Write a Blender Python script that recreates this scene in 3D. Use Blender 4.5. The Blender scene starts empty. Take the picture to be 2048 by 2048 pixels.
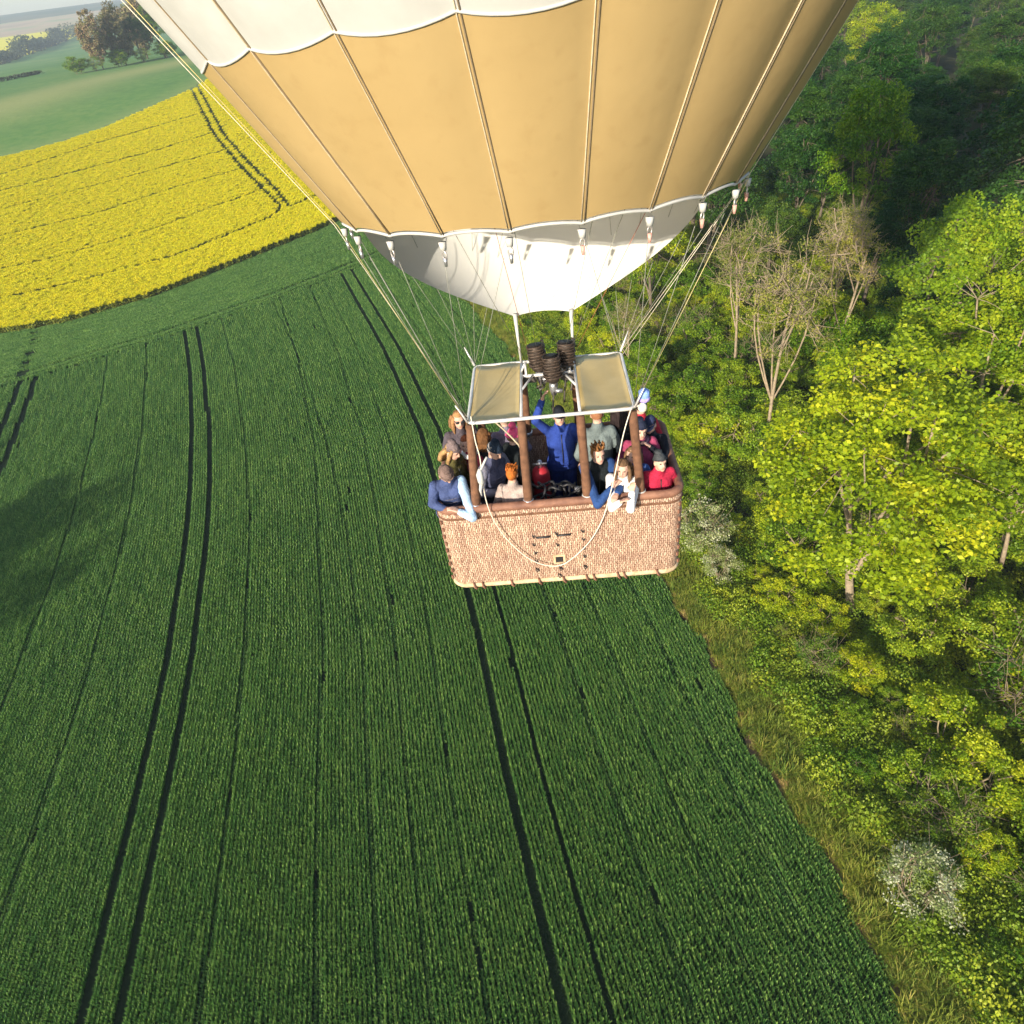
import bpy, math, random
import numpy as np
from mathutils import Matrix, Vector
R = math.radians
SC = bpy.context.scene
C = SC.collection
rng = np.random.default_rng(7)
random.seed(7)

# ------------------------------------------------------------------ camera, sky, sun, exposure
H = 35.0
F_PX, PITCH, ROLL = 1434.1, R(37.07), R(7.99)
cf = Vector((0, math.cos(PITCH), -math.sin(PITCH)))
cu0 = Vector((0, math.sin(PITCH), math.cos(PITCH)))
cr = math.cos(ROLL) * Vector((1, 0, 0)) - math.sin(ROLL) * cu0
cu = math.sin(ROLL) * Vector((1, 0, 0)) + math.cos(ROLL) * cu0
cam = bpy.data.objects.new('camera', bpy.data.cameras.new('camera'))
C.objects.link(cam)
cam.matrix_world = Matrix(((cr.x, cu.x, -cf.x, 0), (cr.y, cu.y, -cf.y, 0), (cr.z, cu.z, -cf.z, H), (0, 0, 0, 1)))
cam.data.sensor_width = 36
cam.data.lens = F_PX / 2048 * 36
cam.data.clip_start = 0.1
cam.data.clip_end = 20000
SC.camera = cam

SUN_EL, SUN_AZ = 19.0, 214.0          # azimuth the light comes FROM, clockwise from +Y
w = bpy.data.worlds.new("World"); SC.world = w; w.use_nodes = True
nt = w.node_tree
sky = nt.nodes.new('ShaderNodeTexSky'); sky.sky_type = 'NISHITA'; sky.sun_disc = False
sky.sun_elevation = R(SUN_EL); sky.sun_rotation = R(SUN_AZ); sky.altitude = 100
sky.dust_density = 1.4
bg = nt.nodes['Background']; bg.inputs['Strength'].default_value = 0.15
nt.links.new(sky.outputs[0], bg.inputs['Color'])
sl = bpy.data.lights.new('sun', 'SUN'); sl.energy = 5.0; sl.angle = R(0.55); sl.color = (1, 0.90, 0.74)
sun = bpy.data.objects.new('sun', sl); C.objects.link(sun)
sdir = Vector((math.sin(R(SUN_AZ)) * math.cos(R(SUN_EL)), math.cos(R(SUN_AZ)) * math.cos(R(SUN_EL)), math.sin(R(SUN_EL))))
sun.rotation_euler = sdir.to_track_quat('Z', 'Y').to_euler()
sun.location = (-40, -60, 90)
SC.view_settings.view_transform = 'Standard'
SC.view_settings.look = 'None'
SC.view_settings.exposure = 0.6
SC.view_settings.gamma = 1.0
SC.render.engine = 'CYCLES'
SC.cycles.max_bounces = 8
SC.cycles.transparent_max_bounces = 4

# ------------------------------------------------------------------ material helpers
class NT:
    def __init__(s, name):
        s.m = bpy.data.materials.new(name); s.m.use_nodes = True
        s.t = s.m.node_tree; s.b = s.t.nodes['Principled BSDF']
        s.out = s.t.nodes['Material Output']
    def n(s, typ, **kw):
        x = s.t.nodes.new(typ)
        for k, v in kw.items(): setattr(x, k, v)
        return x
    def l(s, a, b): s.t.links.new(a, b)
    def noise(s, scale, detail=4, vec=None, rough=.55):
        x = s.n('ShaderNodeTexNoise'); x.inputs['Scale'].default_value = scale
        x.inputs['Detail'].default_value = detail; x.inputs['Roughness'].default_value = rough
        if vec is not None: s.l(vec, x.inputs['Vector'])
        return x.outputs['Fac']
    def ramp(s, fac, stops):
        x = s.n('ShaderNodeValToRGB'); e = x.color_ramp.elements
        while len(e) < len(stops): e.new(.5)
        for i, (p, c) in enumerate(stops): e[i].position = p; e[i].color = (*c, 1)
        s.l(fac, x.inputs[0]); return x.outputs[0]
    def mix(s, fac, a, b, mode='MIX'):
        x = s.n('ShaderNodeMix', data_type='RGBA', blend_type=mode)
        for v, i in ((fac, 0), (a, 6), (b, 7)):
            if hasattr(v, 'links'): s.l(v, x.inputs[i])
            else: x.inputs[i].default_value = v if i == 0 else (*v, 1)
        return x.outputs[2]
    def coord(s, k='Object'): return s.n('ShaderNodeTexCoord').outputs[k]
    def bump(s, hgt, strength=.5, dist=.02):
        x = s.n('ShaderNodeBump'); x.inputs['Strength'].default_value = strength; x.inputs['Distance'].default_value = dist
        s.l(hgt, x.inputs['Height']); s.l(x.outputs[0], s.b.inputs['Normal'])
    def set(s, rough=.7, metal=0, spec=None, col=None):
        s.b.inputs['Roughness'].default_value = rough; s.b.inputs['Metallic'].default_value = metal
        if spec is not None: s.b.inputs['Specular IOR Level'].default_value = spec
        if col is not None:
            if hasattr(col, 'links'): s.l(col, s.b.inputs['Base Color'])
            else: s.b.inputs['Base Color'].default_value = (*col, 1)
        return s.m
    def attr(s, name): return s.n('ShaderNodeAttribute', attribute_name=name).outputs['Fac']
    def rnd(s): return s.n('ShaderNodeObjectInfo').outputs['Random']
    def mul(s, a, k):
        x = s.n('ShaderNodeMath', operation='MULTIPLY'); s.l(a, x.inputs[0])
        if hasattr(k, 'links'): s.l(k, x.inputs[1])
        else: x.inputs[1].default_value = k
        return x.outputs[0]

def mottled(name, a, b, scale, rough=.85, bump=.3, dist=.01, spec=None, metal=0):
    m = NT(name); co = m.coord(); f = m.noise(scale, 5, co)
    m.set(rough, metal, spec, m.ramp(f, [(.3, a), (.7, b)])); m.bump(f, bump, dist); return m.m

def leaf_mat(name, stops, trans=.35, rough=.55, var=.35):
    """leaves: diffuse + translucent, hue by face tint and by tree"""
    m = NT(name)
    col = m.ramp(m.attr('tint'), stops)
    hs = m.n('ShaderNodeHueSaturation'); m.l(col, hs.inputs['Color'])
    mr = m.n('ShaderNodeMapRange'); m.l(m.rnd(), mr.inputs[0]); mr.inputs[3].default_value = 1 - var * .55; mr.inputs[4].default_value = 1 + var * .5
    m.l(mr.outputs[0], hs.inputs['Value'])
    mr2 = m.n('ShaderNodeMapRange'); m.l(m.rnd(), mr2.inputs[0]); mr2.inputs[3].default_value = .5 + var * .05; mr2.inputs[4].default_value = .5 - var * .05
    m.l(mr2.outputs[0], hs.inputs['Hue'])
    m.set(rough, 0, .3, hs.outputs[0])
    if trans:
        tr = m.n('ShaderNodeBsdfTranslucent'); m.l(hs.outputs[0], tr.inputs[0])
        mx = m.n('ShaderNodeMixShader'); mx.inputs[0].default_value = trans
        m.l(m.b.outputs[0], mx.inputs[1]); m.l(tr.outputs[0], mx.inputs[2]); m.l(mx.outputs[0], m.out.inputs[0])
    return m.m

M = {}
M['crop'] = leaf_mat('crop_blades', [(0, (.038, .125, .024)), (.5, (.13, .29, .055)), (1, (.35, .56, .13))], .3, .42, .25)
M['rape'] = leaf_mat('rape_flowers', [(0, (.70, .60, .004)), (1, (.86, .80, .012))], .2, .7, .12)
M['rapeleaf'] = leaf_mat('rape_leaves', [(0, (.12, .17, .02)), (1, (.30, .32, .03))], .2)
M['verge'] = leaf_mat('verge_grass', [(0, (.10, .17, .015)), (.45, (.22, .29, .03)), (.75, (.34, .32, .06)), (1, (.52, .38, .15))], .3, .7, .5)
M['under'] = leaf_mat('undergrowth_leaves', [(0, (.09, .18, .010)), (.5, (.22, .34, .018)), (1, (.37, .43, .035))], .35, .5, .6)
M['maple'] = leaf_mat('maple_leaves', [(0, (.16, .27, .008)), (.5, (.36, .48, .012)), (1, (.58, .60, .02))], .45, .5, .3)
M['green'] = leaf_mat('green_leaves', [(0, (.08, .17, .008)), (.5, (.22, .36, .013)), (1, (.40, .48, .022))], .38, .5, .55)
M['dark'] = leaf_mat('dark_shaded_leaves', [(0, (.018, .060, .008)), (.5, (.042, .115, .011)), (1, (.08, .16, .016))], .3, .5, .5)  # deep green, darkened further to paint in the shade of the far right wood
M['sparse'] = leaf_mat('young_leaves', [(0, (.16, .20, .03)), (.6, (.31, .32, .05)), (1, (.42, .37, .10))], .35, .6, .4)
M['brown'] = leaf_mat('budding_leaves', [(0, (.12, .13, .05)), (.5, (.26, .20, .10)), (1, (.19, .24, .07))], .25, .7, .7)
M['blossom'] = leaf_mat('blossom', [(0, (.16, .24, .04)), (.5, (.32, .37, .13)), (1, (.68, .68, .50))], .3, .7, .15)
M['hedge'] = leaf_mat('hedge_leaves', [(0, (.03, .05, .025)), (1, (.07, .09, .04))], .2, .6, .4)
M['bark_pale'] = mottled('pale_bark', (.20, .15, .10), (.38, .30, .20), 3, .9, .5, .03)
M['bark'] = mottled('bark', (.09, .07, .05), (.20, .16, .11), 3, .9, .5, .03)
M['twig'] = mottled('twigs', (.14, .11, .06), (.27, .21, .13), 2, .9, .3, .02)

def ground_mat(name, stops, s1, s2, bump=.6, dist=.1, stripes=None):
    m = NT(name); co = m.coord('Generated') if False else m.n('ShaderNodeNewGeometry').outputs['Position']
    a = m.noise(s1, 6, co, .6); b = m.noise(s2, 4, co, .6)
    f = m.n('ShaderNodeMix'); f.inputs[0].default_value = .5; m.l(a, f.inputs[2]); m.l(b, f.inputs[3])
    col = m.ramp(f.outputs[0], stops)
    if stripes: col = m.mix(m.mul(m.attr('dry'), 1.0), col, stripes)
    m.set(.95, 0, .1, col); m.bump(a, bump, dist); return m.m
M['soil'] = ground_mat('field_soil', [(.35, (.012, .026, .010)), (.65, (.026, .042, .016))], 6, .4)
M['vergesoil'] = ground_mat('verge_ground', [(.3, (.07, .08, .03)), (.55, (.16, .14, .06)), (.75, (.25, .18, .09))], 3, .25)
M['edgesoil'] = ground_mat('edge_soil', [(.3, (.13, .085, .05)), (.7, (.26, .17, .10))], 5, .6)
M['woodsoil'] = ground_mat('wood_floor', [(.3, (.03, .04, .015)), (.7, (.08, .075, .03))], 2, .2)
M['rapesoil'] = ground_mat('rape_ground', [(.3, (.05, .07, .015)), (.7, (.12, .13, .02))], 3, .25)
M['pasture'] = ground_mat('pasture', [(.30, (.075, .17, .05)), (.5, (.115, .23, .06)), (.70, (.20, .27, .08))], .35, .018, .5, .3, (.33, .34, .13))
M['faryellow'] = ground_mat('far_rape', [(.3, (.60, .54, .02)), (.7, (.80, .72, .03))], .1, .01)
M['farbrown'] = ground_mat('far_plough', [(.38, (.32, .25, .16)), (.5, (.46, .34, .21)), (.62, (.26, .31, .14))], .012, .004, .2)
M['farhill'] = ground_mat('far_hills', [(.4, (.06, .10, .05)), (.55, (.16, .15, .09)), (.62, (.05, .07, .04))], .012, .004, .2)
M['trackpale'] = ground_mat('grass_margin', [(.3, (.12, .17, .06)), (.7, (.18, .2, .09))], .5, .1)

def wicker():
    m = NT('wicker'); uv = m.n('ShaderNodeUVMap').outputs[0]
    sp = m.n('ShaderNodeSeparateXYZ'); m.l(uv, sp.inputs[0])
    cb = m.n('ShaderNodeCombineXYZ'); m.l(sp.outputs[1], cb.inputs[0]); m.l(sp.outputs[0], cb.inputs[1])
    nz = m.noise(22, 3, uv)
    va = m.n('ShaderNodeVectorMath', operation='ADD'); vs = m.n('ShaderNodeVectorMath', operation='SCALE'); vs.inputs['Scale'].default_value = .045
    m.l(nz, vs.inputs[0]); m.l(cb.outputs[0], va.inputs[0]); m.l(vs.outputs[0], va.inputs[1])
    br = m.n('ShaderNodeTexBrick'); br.offset = .5; m.l(va.outputs[0], br.inputs['Vector'])
    for k, v in (('Scale', 1), ('Brick Width', .074), ('Row Height', .024), ('Mortar Size', .004), ('Mortar Smooth', .6), ('Bias', 0)): br.inputs[k].default_value = v
    br.inputs['Color1'].default_value = (.68, .53, .41, 1); br.inputs['Color2'].default_value = (.40, .275, .21, 1); br.inputs['Mortar'].default_value = (.20, .11, .075, 1)
    big = m.noise(3.5, 5, uv, .6)
    c2 = m.mix(m.ramp(big, [(.4, (0, 0, 0)), (.65, (1, 1, 1))]), (1, .92, .84), (.84, .74, .70))
    col = m.mix(1.0, br.outputs['Color'], c2, 'MULTIPLY')
    inv = m.n('ShaderNodeMath', operation='SUBTRACT'); inv.inputs[0].default_value = 1; m.l(br.outputs['Fac'], inv.inputs[1])
    m.set(.75, 0, .25, col); m.bump(inv.outputs[0], .9, .012); return m.m
M['wicker'] = wicker()
M['suede'] = mottled('brown_suede', (.10, .045, .024), (.20, .095, .05), 14, .9, .3, .006)
M['rimleather'] = mottled('rim_leather', (.15, .065, .042), (.30, .145, .09), 10, .7, .3, .006)
M['rawhide'] = mottled('rawhide_edge', (.42, .29, .16), (.72, .56, .36), 12, .8, .4, .008)
M['whitefab'] = mottled('white_fabric', (.46, .455, .43), (.53, .525, .50), 3, .75, .3, .02)
M['scoopfab'] = mottled('scoop_fabric', (.78, .77, .73), (.84, .83, .79), 1.2, .75, .15, .02)
M['cream'] = mottled('cream_cord', (.70, .62, .48), (.82, .75, .62), 20, .8)
M['tape'] = mottled('tape_webbing', (.50, .40, .26), (.66, .56, .40), 25, .8)
M['seam'] = mottled('seam_dark_tape', (.16, .12, .07), (.24, .18, .11), 20, .9)  # darker tape running beside each load tape
M['wire'] = mottled('wire', (.20, .20, .16), (.34, .34, .28), 8, .45)
M['goldwire'] = mottled('gold_line', (.50, .42, .16), (.65, .55, .25), 8, .6)
M['redline'] = mottled('red_line', (.42, .10, .05), (.6, .22, .12), 8, .6)
M['shackle'] = mottled('shackle_steel', (.35, .32, .30), (.7, .66, .62), 20, .4, metal=.6)
M['pinktab'] = mottled('pink_tab', (.55, .26, .20), (.75, .45, .38), 20, .8)
M['frame'] = mottled('frame_steel', (.62, .60, .58), (.80, .78, .76), 10, .4, .1, metal=.3)
M['framedark'] = mottled('frame_dark', (.05, .045, .04), (.12, .10, .085), 12, .5)
M['shield'] = mottled('shield_metal', (.54, .40, .16), (.64, .49, .22), 3, .42, .25, .02, metal=.25)  # gold reflected from the envelope is put into the base colour
M['can'] = mottled('burner_can', (.03, .024, .02), (.10, .075, .06), 18, .5, .5, .01, metal=.4)
M['coil'] = mottled('burner_coil', (.03, .02, .015), (.11, .075, .055), 30, .55, .3, metal=.4)
M['steel'] = mottled('steel', (.45, .45, .47), (.7, .7, .72), 15, .35, metal=.8)
M['black'] = mottled('black_rubber', (.012, .012, .014), (.03, .03, .034), 20, .5)
M['darkin'] = mottled('basket_lining', (.05, .03, .02), (.11, .06, .04), 9, .9)
M['red'] = mottled('red_cover', (.40, .015, .025), (.55, .03, .05), 10, .6)
def gold():
    m = NT('gold_fabric'); co = m.coord()
    a = m.noise(1.1, 5, co); b = m.noise(7, 4, co)
    col = m.ramp(a, [(.3, (.42, .295, .130)), (.7, (.455, .325, .148))])
    st = m.ramp(b, [(.55, (1, 1, 1)), (.85, (.90, .87, .84))])
    m.set(.55, 0, .3, m.mix(1, col, st, 'MULTIPLY')); m.bump(m.noise(2.2, 3, co), .22, .04); return m.m
M['gold'] = gold()

def cloth(name, col, var=.25, rough=.85):
    a = tuple(c * (1 - var) for c in col); b = tuple(min(1, c * (1 + var)) for c in col)
    m = NT(name); co = m.coord(); f = m.noise(9, 4, co); g = m.noise(38, 3, co)
    m.set(rough, 0, .2, m.ramp(f, [(.35, a), (.65, b)])); m.bump(g, .7, .02); return m.m

# ------------------------------------------------------------------ mesh helpers
def newmesh(name, verts, faces, mats=None, smooth=False, uv=None, tint=None, midx=None):
    me = bpy.data.meshes.new(name)
    verts = np.asarray(verts, np.float32)
    if isinstance(faces, np.ndarray) and faces.ndim == 2:
        nf, k = faces.shape
        me.vertices.add(len(verts)); me.vertices.foreach_set('co', verts.ravel())
        me.loops.add(nf * k); me.loops.foreach_set('vertex_index', faces.astype(np.int32).ravel())
        me.polygons.add(nf); me.polygons.foreach_set('loop_start', np.arange(0, nf * k, k, dtype=np.int32))
        me.polygons.foreach_set('loop_total', np.full(nf, k, np.int32))
        me.update(calc_edges=True)
    else:
        me.from_pydata([tuple(v) for v in verts], [], [tuple(int(i) for i in f) for f in faces]); me.update()
    for m in (mats or []): me.materials.append(m)
    n = len(me.polygons)
    if smooth: me.polygons.foreach_set('use_smooth', np.ones(n, bool))
    if tint is not None:
        a = me.attributes.new('tint', 'FLOAT', 'FACE'); a.data.foreach_set('value', np.asarray(tint, np.float32))
    if midx is not None: me.polygons.foreach_set('material_index', np.asarray(midx, np.int32))
    return me

def link(name, me, parent=None, col=None):
    o = bpy.data.objects.new(name, me); (col or C).objects.link(o)
    if parent: o.parent = parent
    return o
def tag(o, label=None, cat=None, group=None, kind=None):
    for k, v in (('label', label), ('category', cat), ('group', group), ('kind', kind)):
        if v: o[k] = v
    return o
def empty(name, loc, rz=0, label=None, cat=None, group=None):
    o = bpy.data.objects.new(name, None); C.objects.link(o); o.location = loc; o.rotation_euler = (0, 0, rz)
    o.empty_display_size = .2
    return tag(o, label, cat, group)

class MB:
    """collects shapes into one mesh"""
    def __init__(s): s.v = []; s.f = []
    def add(s, v, f):
        b = len(s.v); s.v += [tuple(p) for p in v]; s.f += [tuple(i + b for i in q) for q in f]; return s
    def box(s, c, d, rz=0, bev=0):
        x, y, z = (k / 2 for k in d); P = []
        for sx in (-1, 1):
            for sy in (-1, 1):
                for sz in (-1, 1):
                    px, py = sx * x, sy * y
                    P.append((c[0] + px * math.cos(rz) - py * math.sin(rz), c[1] + px * math.sin(rz) + py * math.cos(rz), c[2] + sz * z))
        return s.add(P, [(0, 1, 3, 2), (4, 6, 7, 5), (0, 4, 5, 1), (2, 3, 7, 6), (0, 2, 6, 4), (1, 5, 7, 3)])
    def tube(s, pts, r, n=8, closed=False, cap=True):
        pts = [Vector(p) for p in pts]; k = len(pts)
        rr = r if isinstance(r, (list, tuple)) else [r] * k
        V = []; up = None
        for i, p in enumerate(pts):
            t = (pts[(i + 1) % k] - pts[i - 1]) if closed else (pts[min(i + 1, k - 1)] - pts[max(i - 1, 0)])
            t.normalize()
            if up is None:
                up = t.orthogonal().normalized()
            else:
                up = (up - t * up.dot(t))
                up = up.normalized() if up.length > 1e-6 else t.orthogonal().normalized()
            b = t.cross(up)
            for j in range(n):
                a = 2 * math.pi * j / n
                V.append(p + (up * math.cos(a) + b * math.sin(a)) * rr[i])
        Fc = []
        m = k if closed else k - 1
        for i in range(m):
            for j in range(n):
                a, b2 = i * n + j, i * n + (j + 1) % n; c, d = ((i + 1) % k) * n + j, ((i + 1) % k) * n + (j + 1) % n
                Fc.append((a, b2, d, c))
        if cap and not closed:
            Fc.append(tuple(range(n - 1, -1, -1))); Fc.append(tuple((k - 1) * n + j for j in range(n)))
        return s.add(V, Fc)
    def ell(s, c, r, nu=14, nv=9, rot=None):
        V = []; Fc = []
        for i in range(nv + 1):
            th = math.pi * i / nv
            for j in range(nu):
                ph = 2 * math.pi * j / nu
                p = Vector((r[0] * math.sin(th) * math.cos(ph), r[1] * math.sin(th) * math.sin(ph), r[2] * math.cos(th)))
                if rot is not None: p = rot @ p
                V.append(p + Vector(c))
        for i in range(nv):
            for j in range(nu):
                Fc.append((i * nu + j, (i + 1) * nu + j, (i + 1) * nu + (j + 1) % nu, i * nu + (j + 1) % nu))
        return s.add(V, Fc)
    def cap(s, a, b, ra, rb, n=12):
        a = Vector(a); b = Vector(b); t = (b - a); L = t.length; t = t.normalized() if L > 1e-6 else Vector((0, 0, 1))
        P = []; rr = []
        for k in range(5):
            th = math.pi / 2 * k / 4; P.append(a - t * ra * math.cos(th)); rr.append(max(ra * math.sin(th), 1e-4))
        for k in range(5):
            th = math.pi / 2 * k / 4; P.append(b + t * rb * math.sin(th)); rr.append(max(rb * math.cos(th), 1e-4))
        return s.tube(P, rr, n)
    def mesh(s, name, mat, smooth=False): return newmesh(name, s.v, s.f, [mat] if mat else None, smooth)
    def build(s, name, mat, parent=None, smooth=False): return link(name, s.mesh(name, mat, smooth), parent)

DG = None
def remeshed(mb, name, mat, voxel, smooth=3):
    """voxel union of overlapping shapes into ONE continuous surface"""
    o = bpy.data.objects.new('tmp', mb.mesh('tmp', None)); C.objects.link(o)
    m = o.modifiers.new('r', 'REMESH'); m.mode = 'VOXEL'; m.voxel_size = voxel; m.use_smooth_shade = True
    if smooth:
        k = o.modifiers.new('s', 'SMOOTH'); k.iterations = smooth; k.factor = .5
    dg = bpy.context.evaluated_depsgraph_get()
    me = bpy.data.meshes.new_from_object(o.evaluated_get(dg)); me.name = name
    old = o.data; bpy.data.objects.remove(o); bpy.data.meshes.remove(old)
    me.materials.clear(); me.materials.append(mat)
    me.polygons.foreach_set('use_smooth', np.ones(len(me.polygons), bool))
    return me

# ------------------------------------------------------------------ terrain
def ss(a, b, x):
    t = np.clip((x - a) / (b - a), 0, 1); return t * t * (3 - 2 * t)
def terr(x, y):
    x = np.asarray(x, float); y = np.asarray(y, float)
    r = np.hypot(x, y); az = np.degrees(np.arctan2(x, y))
    wgt = 1 - ss(-8, 20, az)
    return wgt * (18 * ss(140, 340, r) - 4 * ss(450, 900, r)) + 76 * ss(1000, 3400, r)
# tramline B (left wheel) x as a function of Y, and tramline A
FBY = [-40, 0, 11, 16, 23, 32, 37.5, 61, 67, 75, 82.5, 91, 100, 111, 140, 300]
FBX = [.5, 0, -.7, -1.4, -2.3, -3.2, -3.9, -7.7, -9.1, -10.9, -12.7, -15, -17.5, -20.5, -28.5, -72]
FAY = [-40, 0, 13.5, 18.6, 24.8, 29.6, 35.2, 40.4, 46, 51.2, 57.1, 68.2, 82.7, 91.6, 120]
FAX = [-20.5, -20.8, -22.1, -22.7, -23.4, -24, -24.8, -25.8, -26.8, -27.9, -29.3, -32.2, -36.4, -39.3, -49]
fB = lambda Y: np.interp(Y, FBY, FBX)
fA = lambda Y: np.interp(Y, FAY, FAX)
EDGE = lambda Y: fB(Y) + 13.9 + .25 * np.sin(Y * .5) + .2 * np.sin(Y * 1.3)
Y0 = [(-170, 118), (-110, 110), (-71.4, 106.5), (-61.7, 108), (-50.2, 114.7), (-40.1, 125.9), (-31.6, 135.7), (-26.1, 142.7), (-8, 168)]
Y1 = [(-200, 170), (-150, 196), (-118.1, 212), (-107.7, 220.2), (-97.6, 232.6), (-88.2, 253.3), (-80.9, 269.1), (-77.3, 287.8), (-70, 320)]
RAPE = np.array(Y0 + Y1[::-1])
H1 = [(-90, 76), (-61.9, 87.1), (-44.4, 95.9), (-30.3, 105.5), (-22, 112.5), (-8, 126), (20, 155)]
def inpoly(x, y, P):
    ins = np.zeros(x.shape, bool); n = len(P)
    for i in range(n):
        x0, y0 = P[i]; x1, y1 = P[(i + 1) % n]
        c = ((y0 > y) != (y1 > y)) & (x < (x1 - x0) * (y - y0) / (y1 - y0 + 1e-12) + x0)
        ins ^= c
    return ins
def dpoly(x, y, P):
    """distance to a polyline"""
    d = np.full(x.shape, 1e9)
    for (x0, y0), (x1, y1) in zip(P[:-1], P[1:]):
        dx, dy = x1 - x0, y1 - y0
        t = np.clip(((x - x0) * dx + (y - y0) * dy) / (dx * dx + dy * dy), 0, 1)
        d = np.minimum(d, np.hypot(x - x0 - t * dx, y - y0 - t * dy))
    return d
y0f = lambda x: np.interp(x, [p[0] for p in Y0], [p[1] for p in Y0])
h1f = lambda x: np.interp(x, [p[0] for p in H1], [p[1] for p in H1])

az = np.concatenate([np.arange(-180, -50, 3.), np.arange(-50, -8, .14), np.arange(-8, 60, .5), np.arange(60, 180, 3.)])
rad = [2.5]
while rad[-1] < 3500: rad.append(rad[-1] * 1.0135 + .02)
rad = np.array(rad)
AZ, RA = np.meshgrid(np.radians(az), rad)
X = RA * np.sin(AZ); Yg = RA * np.cos(AZ); Z = terr(X, Yg)
na, nr = len(az), len(rad)
V = np.stack([X, Yg, Z], -1).reshape(-1, 3)
V = np.vstack([V, [[0, 0, 0]]])
i0 = (np.arange(nr - 1)[:, None] * na + np.arange(na)[None, :]); j1 = np.roll(np.arange(na), -1)
i1 = (np.arange(nr - 1)[:, None] * na + j1[None, :])
Fq = np.stack([i0, i1, i1 + na, i0 + na], -1).reshape(-1, 4)[:, ::-1]
ce = V[Fq].mean(1); gx, gy = ce[:, 0], ce[:, 1]
gr = np.hypot(gx, gy); ga = np.degrees(np.arctan2(gx, gy))
zone = np.full(len(Fq), 4)
zone[gr > 150] = 4
crop = (gx < EDGE(gy)) & (gy < y0f(gx)) & (gr < 160)
zone[crop] = 0
zone[(gx >= EDGE(gy)) & (gx < EDGE(gy) + 3.5) & (gr < 170)] = 1
zone[(gx >= EDGE(gy) + 3.5) & (gx > -60) & (gr < 1200)] = 2
rp = inpoly(gx, gy, RAPE); zone[rp] = 3
d1 = dpoly(gx, gy, Y1); zone[(d1 < 4) & ~rp & (gr > 180)] = 8
hedge_r = np.interp(ga, [-40, -26.8, -25.5, -24.1, -22.9, -21.4, -10], [800, 934, 1125, 1271, 1419, 1622, 1800])
zone[(gr > hedge_r) & (gr < 1790)] = 5
zone[(gr > 1790) & (gr < 2350)] = 6
zone[gr >= 2350] = 7
zone[(gr > 900) & (ga > -10)] = 7
gm = [M[k] for k in ('soil', 'vergesoil', 'woodsoil', 'rapesoil', 'pasture', 'faryellow', 'farbrown', 'farhill', 'trackpale')]
me = newmesh('ground', V, Fq, gm, True, midx=zone)
dv = dpoly(V[:, 0], V[:, 1], Y1 + [(-40, 372)])
at = me.attributes.new('dry', 'FLOAT', 'POINT'); at.data.foreach_set('value', (np.exp(-((dv - 62) / 22) ** 2) * .75 + np.exp(-(dv / 9) ** 2) * .5).astype(np.float32))
ground = tag(link('ground', me), kind='structure')
capf = [(len(V) - 1, (k + 1) % na, k) for k in range(na)]
mbc = newmesh('ground_centre', np.vstack([V[:na], [[0, 0, 0]]]), [(na, k, (k + 1) % na) for k in range(na)], [M['soil']])
tag(link('ground_patch', mbc), kind='structure')

# ------------------------------------------------------------------ scattered stuff (geometry nodes)
def leaf_quads(P, size, up=.35, rg=rng, aspect=.7):
    """one kite-shaped leaf per point, random orientation biased upwards"""
    n = len(P)
    nrm = rg.normal(size=(n, 3)); nrm /= np.linalg.norm(nrm, axis=1)[:, None]; nrm[:, 2] = np.abs(nrm[:, 2]) + up
    nrm /= np.linalg.norm(nrm, axis=1)[:, None]
    t = rg.normal(size=(n, 3)); t -= nrm * (t * nrm).sum(1)[:, None]; t /= np.linalg.norm(t, axis=1)[:, None]
    b = np.cross(nrm, t); s = (size * rg.uniform(.65, 1.3, n))[:, None]
    q = np.stack([P - t * s * .5, P + b * s * .5 * aspect - t * s * .05 + nrm * s * .1, P + t * s * .5, P - b * s * .5 * aspect - t * s * .05 + nrm * s * .1], 1)
    return q.reshape(-1, 3), np.arange(4 * n).reshape(n, 4)

def blades(n, L, Wd, hmin, hmax, wid, lean, rg):
    bx = rg.uniform(-L / 2, L / 2, n); by = rg.normal(0, 1, n) * Wd if Wd < .2 else rg.uniform(-Wd / 2, Wd / 2, n)
    h = rg.uniform(hmin, hmax, n); a = rg.uniform(0, 2 * np.pi, n); ln = rg.uniform(.2, 1, n) * lean * h
    d = np.stack([np.cos(a), np.sin(a)], 1); side = np.stack([-d[:, 1], d[:, 0]], 1) * wid * rg.uniform(.7, 1.3, n)[:, None]
    B = np.stack([bx, by], 1); z0 = np.zeros(n)
    def p(xy, z): return np.concatenate([xy, z[:, None]], 1)
    v = np.stack([p(B - side * .5, z0), p(B + side * .5, z0), p(B + d * ln[:, None] * .35 + side * .5, h * .65), p(B + d * ln[:, None] * .35 - side * .5, h * .65),
                  p(B + d * ln[:, None] + side * .12, h), p(B + d * ln[:, None] - side * .12, h)], 1).reshape(-1, 3)
    k = np.arange(n)[:, None] * 6
    f = np.concatenate([k + [0, 1, 2, 3], k + [3, 2, 4, 5]], 0)
    t = rg.uniform(0, 1, n); return v, f, np.concatenate([t, t])

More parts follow.
